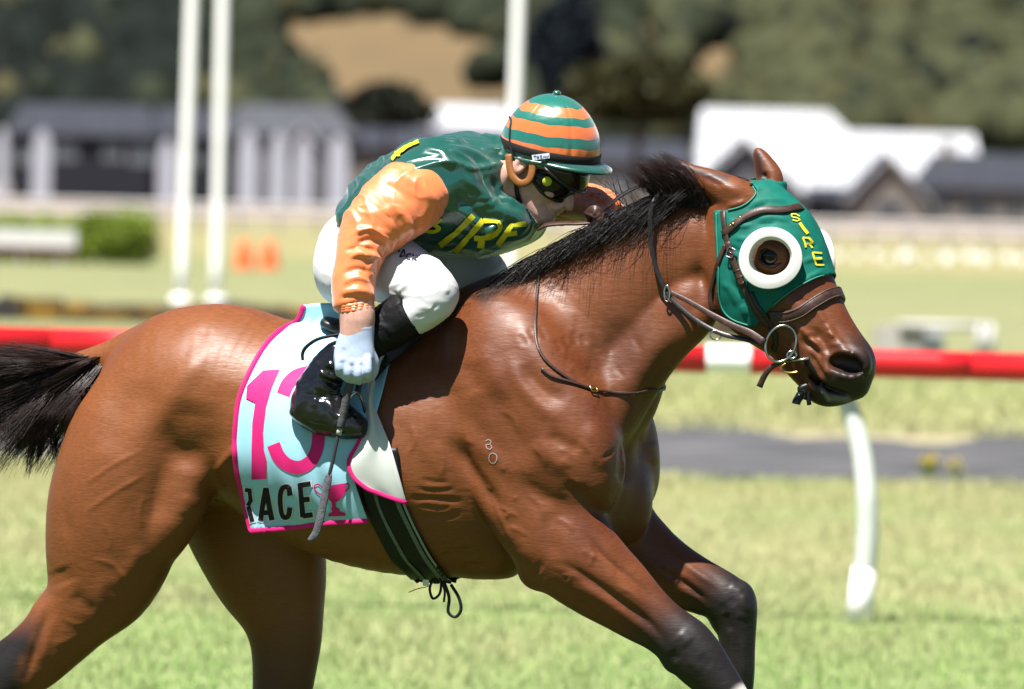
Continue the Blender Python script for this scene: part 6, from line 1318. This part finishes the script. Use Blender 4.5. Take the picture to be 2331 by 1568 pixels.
# ------------------------------------------------------------------ hair
def hair(name, strands, m, parent, r0=.0016, sides=3):
    # strands: (N, K, 3) control points; each becomes a thin tapering tube
    S_ = np.asarray(strands); Nn, K, _ = S_.shape
    T = np.gradient(S_, axis=1); T /= np.linalg.norm(T, axis=2, keepdims=True) + 1e-9
    a = np.cross(T, np.array([.3, .9, .2])); a /= np.linalg.norm(a, axis=2, keepdims=True) + 1e-9; b_ = np.cross(T, a)
    tt = np.linspace(0, 1, K); rad = (r0 * (1 - .85 * tt ** 1.5))[None, :, None] * rng.uniform(.6, 1.3, (Nn, 1, 1))
    rings = np.stack([S_ + rad * (math.cos(q) * a + math.sin(q) * b_) for q in np.arange(sides) * 2 * math.pi / sides], 2)      # N K sides 3
    v = rings.reshape(-1, 3); base = (np.arange(Nn)[:, None, None] * K + np.arange(K - 1)[None, :, None]) * sides; s_ = np.arange(sides)[None, None, :]
    f = np.stack([base + s_, base + (s_ + 1) % sides, base + sides + (s_ + 1) % sides, base + sides + s_], -1).reshape(-1, 4)
    return from_np(name, v, f, m, parent)
def spline(ctrl, K):                      # (N, C, 3) -> (N, K, 3) smooth
    ctrl = np.asarray(ctrl); C_ = ctrl.shape[1]; t = np.linspace(0, C_ - 1, K); i = np.clip(np.floor(t).astype(int), 0, C_ - 2); u_ = (t - i)[None, :, None]
    g = lambda k_: ctrl[:, np.clip(i + k_, 0, C_ - 1)]
    p0, p1, p2, p3 = g(-1), g(0), g(1), g(2)
    return .5 * (2 * p1 + (p2 - p0) * u_ + (2 * p0 - 5 * p1 + 4 * p2 - p3) * u_ ** 2 + (3 * p1 - p0 - 3 * p2 + p3) * u_ ** 3)
m_hair = mat('black_hair', (.013, .009, .008), .42, .5); m_tail = noisy(mat('tail_hair', (.034, .016, .012), .42, .5), 14, .5)
def bodypts(rows):                        # list of rows of (px, py, lat) -> world
    return np.array([[BODY.pt(*q) for q in r] for r in rows])
rows = []
crest = catmull([(1085, 678), (1140, 645), (1200, 607), (1290, 555), (1390, 502), (1480, 458), (1560, 428), (1620, 420)], 12)
for i in range(5200):
    t = rng.random(); x, y = crest[int(t * (len(crest) - 1))] + rng.normal(0, 3, 2); side = rng.normal(-.02, .022)
    c = rng.integers(0, 60); cr = np.random.default_rng(int(c + t * 14) * 7 + 1); L_ = cr.uniform(110, 210) * rng.uniform(.6, 1.1) * (1 if t > .25 else .7)
    dr = cr.uniform(-.04, .16) + rng.normal(0, .025); up = cr.uniform(0, 16) * (t > .3)
    dx, dy = -.87, .50
    ang = dr; dx, dy = dx * math.cos(ang) + dy * math.sin(ang) * .0 - 0, dy + ang
    rows.append([(x + 8, y + 6, side), (x + dx * L_ * .25, y + dy * L_ * .25 - up * .8, side - .012 + rng.normal(0, .004)), (x + dx * L_ * .62, y + dy * L_ * .62 - up * .5 + rng.normal(0, 4), side - .035 + cr.normal(0, .018)), (x + dx * L_ + rng.normal(0, 6), y + dy * L_ + 10 * cr.random() + rng.normal(0, 5), side - .055 + cr.normal(0, .03))])
mane = hair('mane', spline(bodypts(rows), 11), m_hair, horse, .00115)
rows = []                                  # the tuft blown up behind the ears
for i in range(1700):
    t = rng.random(); x, y = 1500 + 105 * t + rng.normal(0, 5), 455 - 18 * t + rng.normal(0, 5); cr = np.random.default_rng(int(t * 12) + 400)
    L_ = rng.uniform(.55, 1.1); ex, ey = -58 + 30 * (cr.random() - .5) - 10 * t, -92 + 20 * cr.random() + 26 * (1 - t) * (cr.random() > .5); l0 = rng.normal(-.03, .02)
    rows.append([(x, y + 6, l0), (x + ex * .25 * L_, y + ey * .35 * L_, l0 - .02), (x + ex * .6 * L_ + rng.normal(0, 3), y + ey * .75 * L_ + rng.normal(0, 3), l0 - .03 + cr.normal(0, .012)), (x + ex * 1.05 * L_ + rng.normal(0, 5), y + ey * L_ + rng.normal(0, 5), l0 - .035 + cr.normal(0, .02))])
for i in range(120):
    x, y = 1700 + rng.normal(0, 10), 424 + rng.normal(0, 3)
    rows.append([(x, y, -.01), (x - 22, y - 12, -.03), (x - 44, y - 12 + rng.normal(0, 3), -.045), (x - 66, y - 4 + rng.normal(0, 5), -.055)])
for i in range(900):                       # short hair of the bridle path lying between the ear and the neck
    x, y = rng.uniform(1560, 1665), 452 + rng.normal(0, 7); rows.append([(x, y + 8, -.035 + rng.normal(0, .012)), (x - 18, y - 4, -.05), (x - 40, y - 2 + rng.normal(0, 4), -.06), (x - 66, y + 8 + rng.normal(0, 6), -.065)])
hair('mane', spline(bodypts(rows), 10), m_tail, horse, .0010)
rows = []                                  # stray hairs
for i in range(26):
    x, y = rng.uniform(1380, 1480), rng.uniform(455, 500); rows.append([(x, y, -.02), (x - rng.uniform(5, 30), y - rng.uniform(20, 60), -.03), (x - rng.uniform(20, 70), y - rng.uniform(30, 90), -.03), (x - rng.uniform(30, 100), y - rng.uniform(20, 120), -.03)])
hair('mane', spline(bodypts(rows), 12), m_hair, horse, .0008)
rows = []
for lk in range(95):                       # the tail streams back in separate locks
    cr = np.random.default_rng(900 + lk); t0 = cr.random(); a = cr.uniform(-1, 1); droop = cr.random() ** 1.5; L_ = cr.uniform(.75, 1.25) * (1 - .5 * droop); b1, b2, b3 = cr.normal(0, .02), cr.normal(0, .03), cr.normal(0, 18)
    for i in range(int(cr.integers(40, 75))):
        t = np.clip(t0 + rng.normal(0, .06), 0, 1); x, y = 262 - 140 * t, 812 + 20 * t; lt = a * .03 + rng.normal(0, .004); fall = droop * 200 + rng.normal(0, 4); l2 = L_ * rng.uniform(.7, 1.06); sp_ = rng.normal(0, 5)
        rows.append([(x + 4, y + a * 11, lt), (x - 75 * l2, y + 20 * a + fall * .14 + 12 + sp_ * .3, lt * 1.5 + b1), (x - 180 * l2, y + 32 * a + fall * .5 + 14 + b3 * .4 + sp_ * .6, lt * 2 + b1 + b2), (x - 345 * l2 + rng.normal(0, 10), y + 44 * a + fall + 14 + b3 + sp_, lt * 2.2 + b1 + 2 * b2)])
for i in range(900):                       # locks hanging below the tail
    cr = np.random.default_rng(int(rng.integers(0, 14)) + 70); x0 = cr.uniform(50, 215); x, y = x0 + rng.normal(0, 5), 860 + rng.normal(0, 8); ex = cr.uniform(-75, 10); ey = cr.uniform(120, 235)
    rows.append([(x, y - 20, -.01), (x + ex * .1 - 6, y + ey * .3, cr.normal(0, .03)), (x + ex * .55 + rng.normal(0, 3), y + ey * .72, cr.normal(0, .03)), (x + ex * (1.0 if ex > -40 else .8) + 16 * cr.random() + rng.normal(0, 4), y + ey * (1 if ex > -40 else .82) + rng.normal(0, 8), cr.normal(0, .03))])
hair('tail', spline(bodypts(rows), 13), m_tail, horse, .00125)
# hooves
m_hoof = noisy(mat('hoof', (.05, .04, .035), .5), 40, .3)
for (x0, y0, x1, y1, l) in ((-190, 2010, -220, 2090, -.14), (720, 2045, 745, 2110, .14), (1910, 1975, 1945, 2045, -.14), (1610, 1835, 1565, 1870, .15)):
    a, b_ = BODY.pt(x0, y0, l), BODY.pt(x1, y1, l); MB().tube([a, a + (b_ - a) * .35, b_], [.032, .045, .062], 18).build('hoof', m_hoof, horse, True)
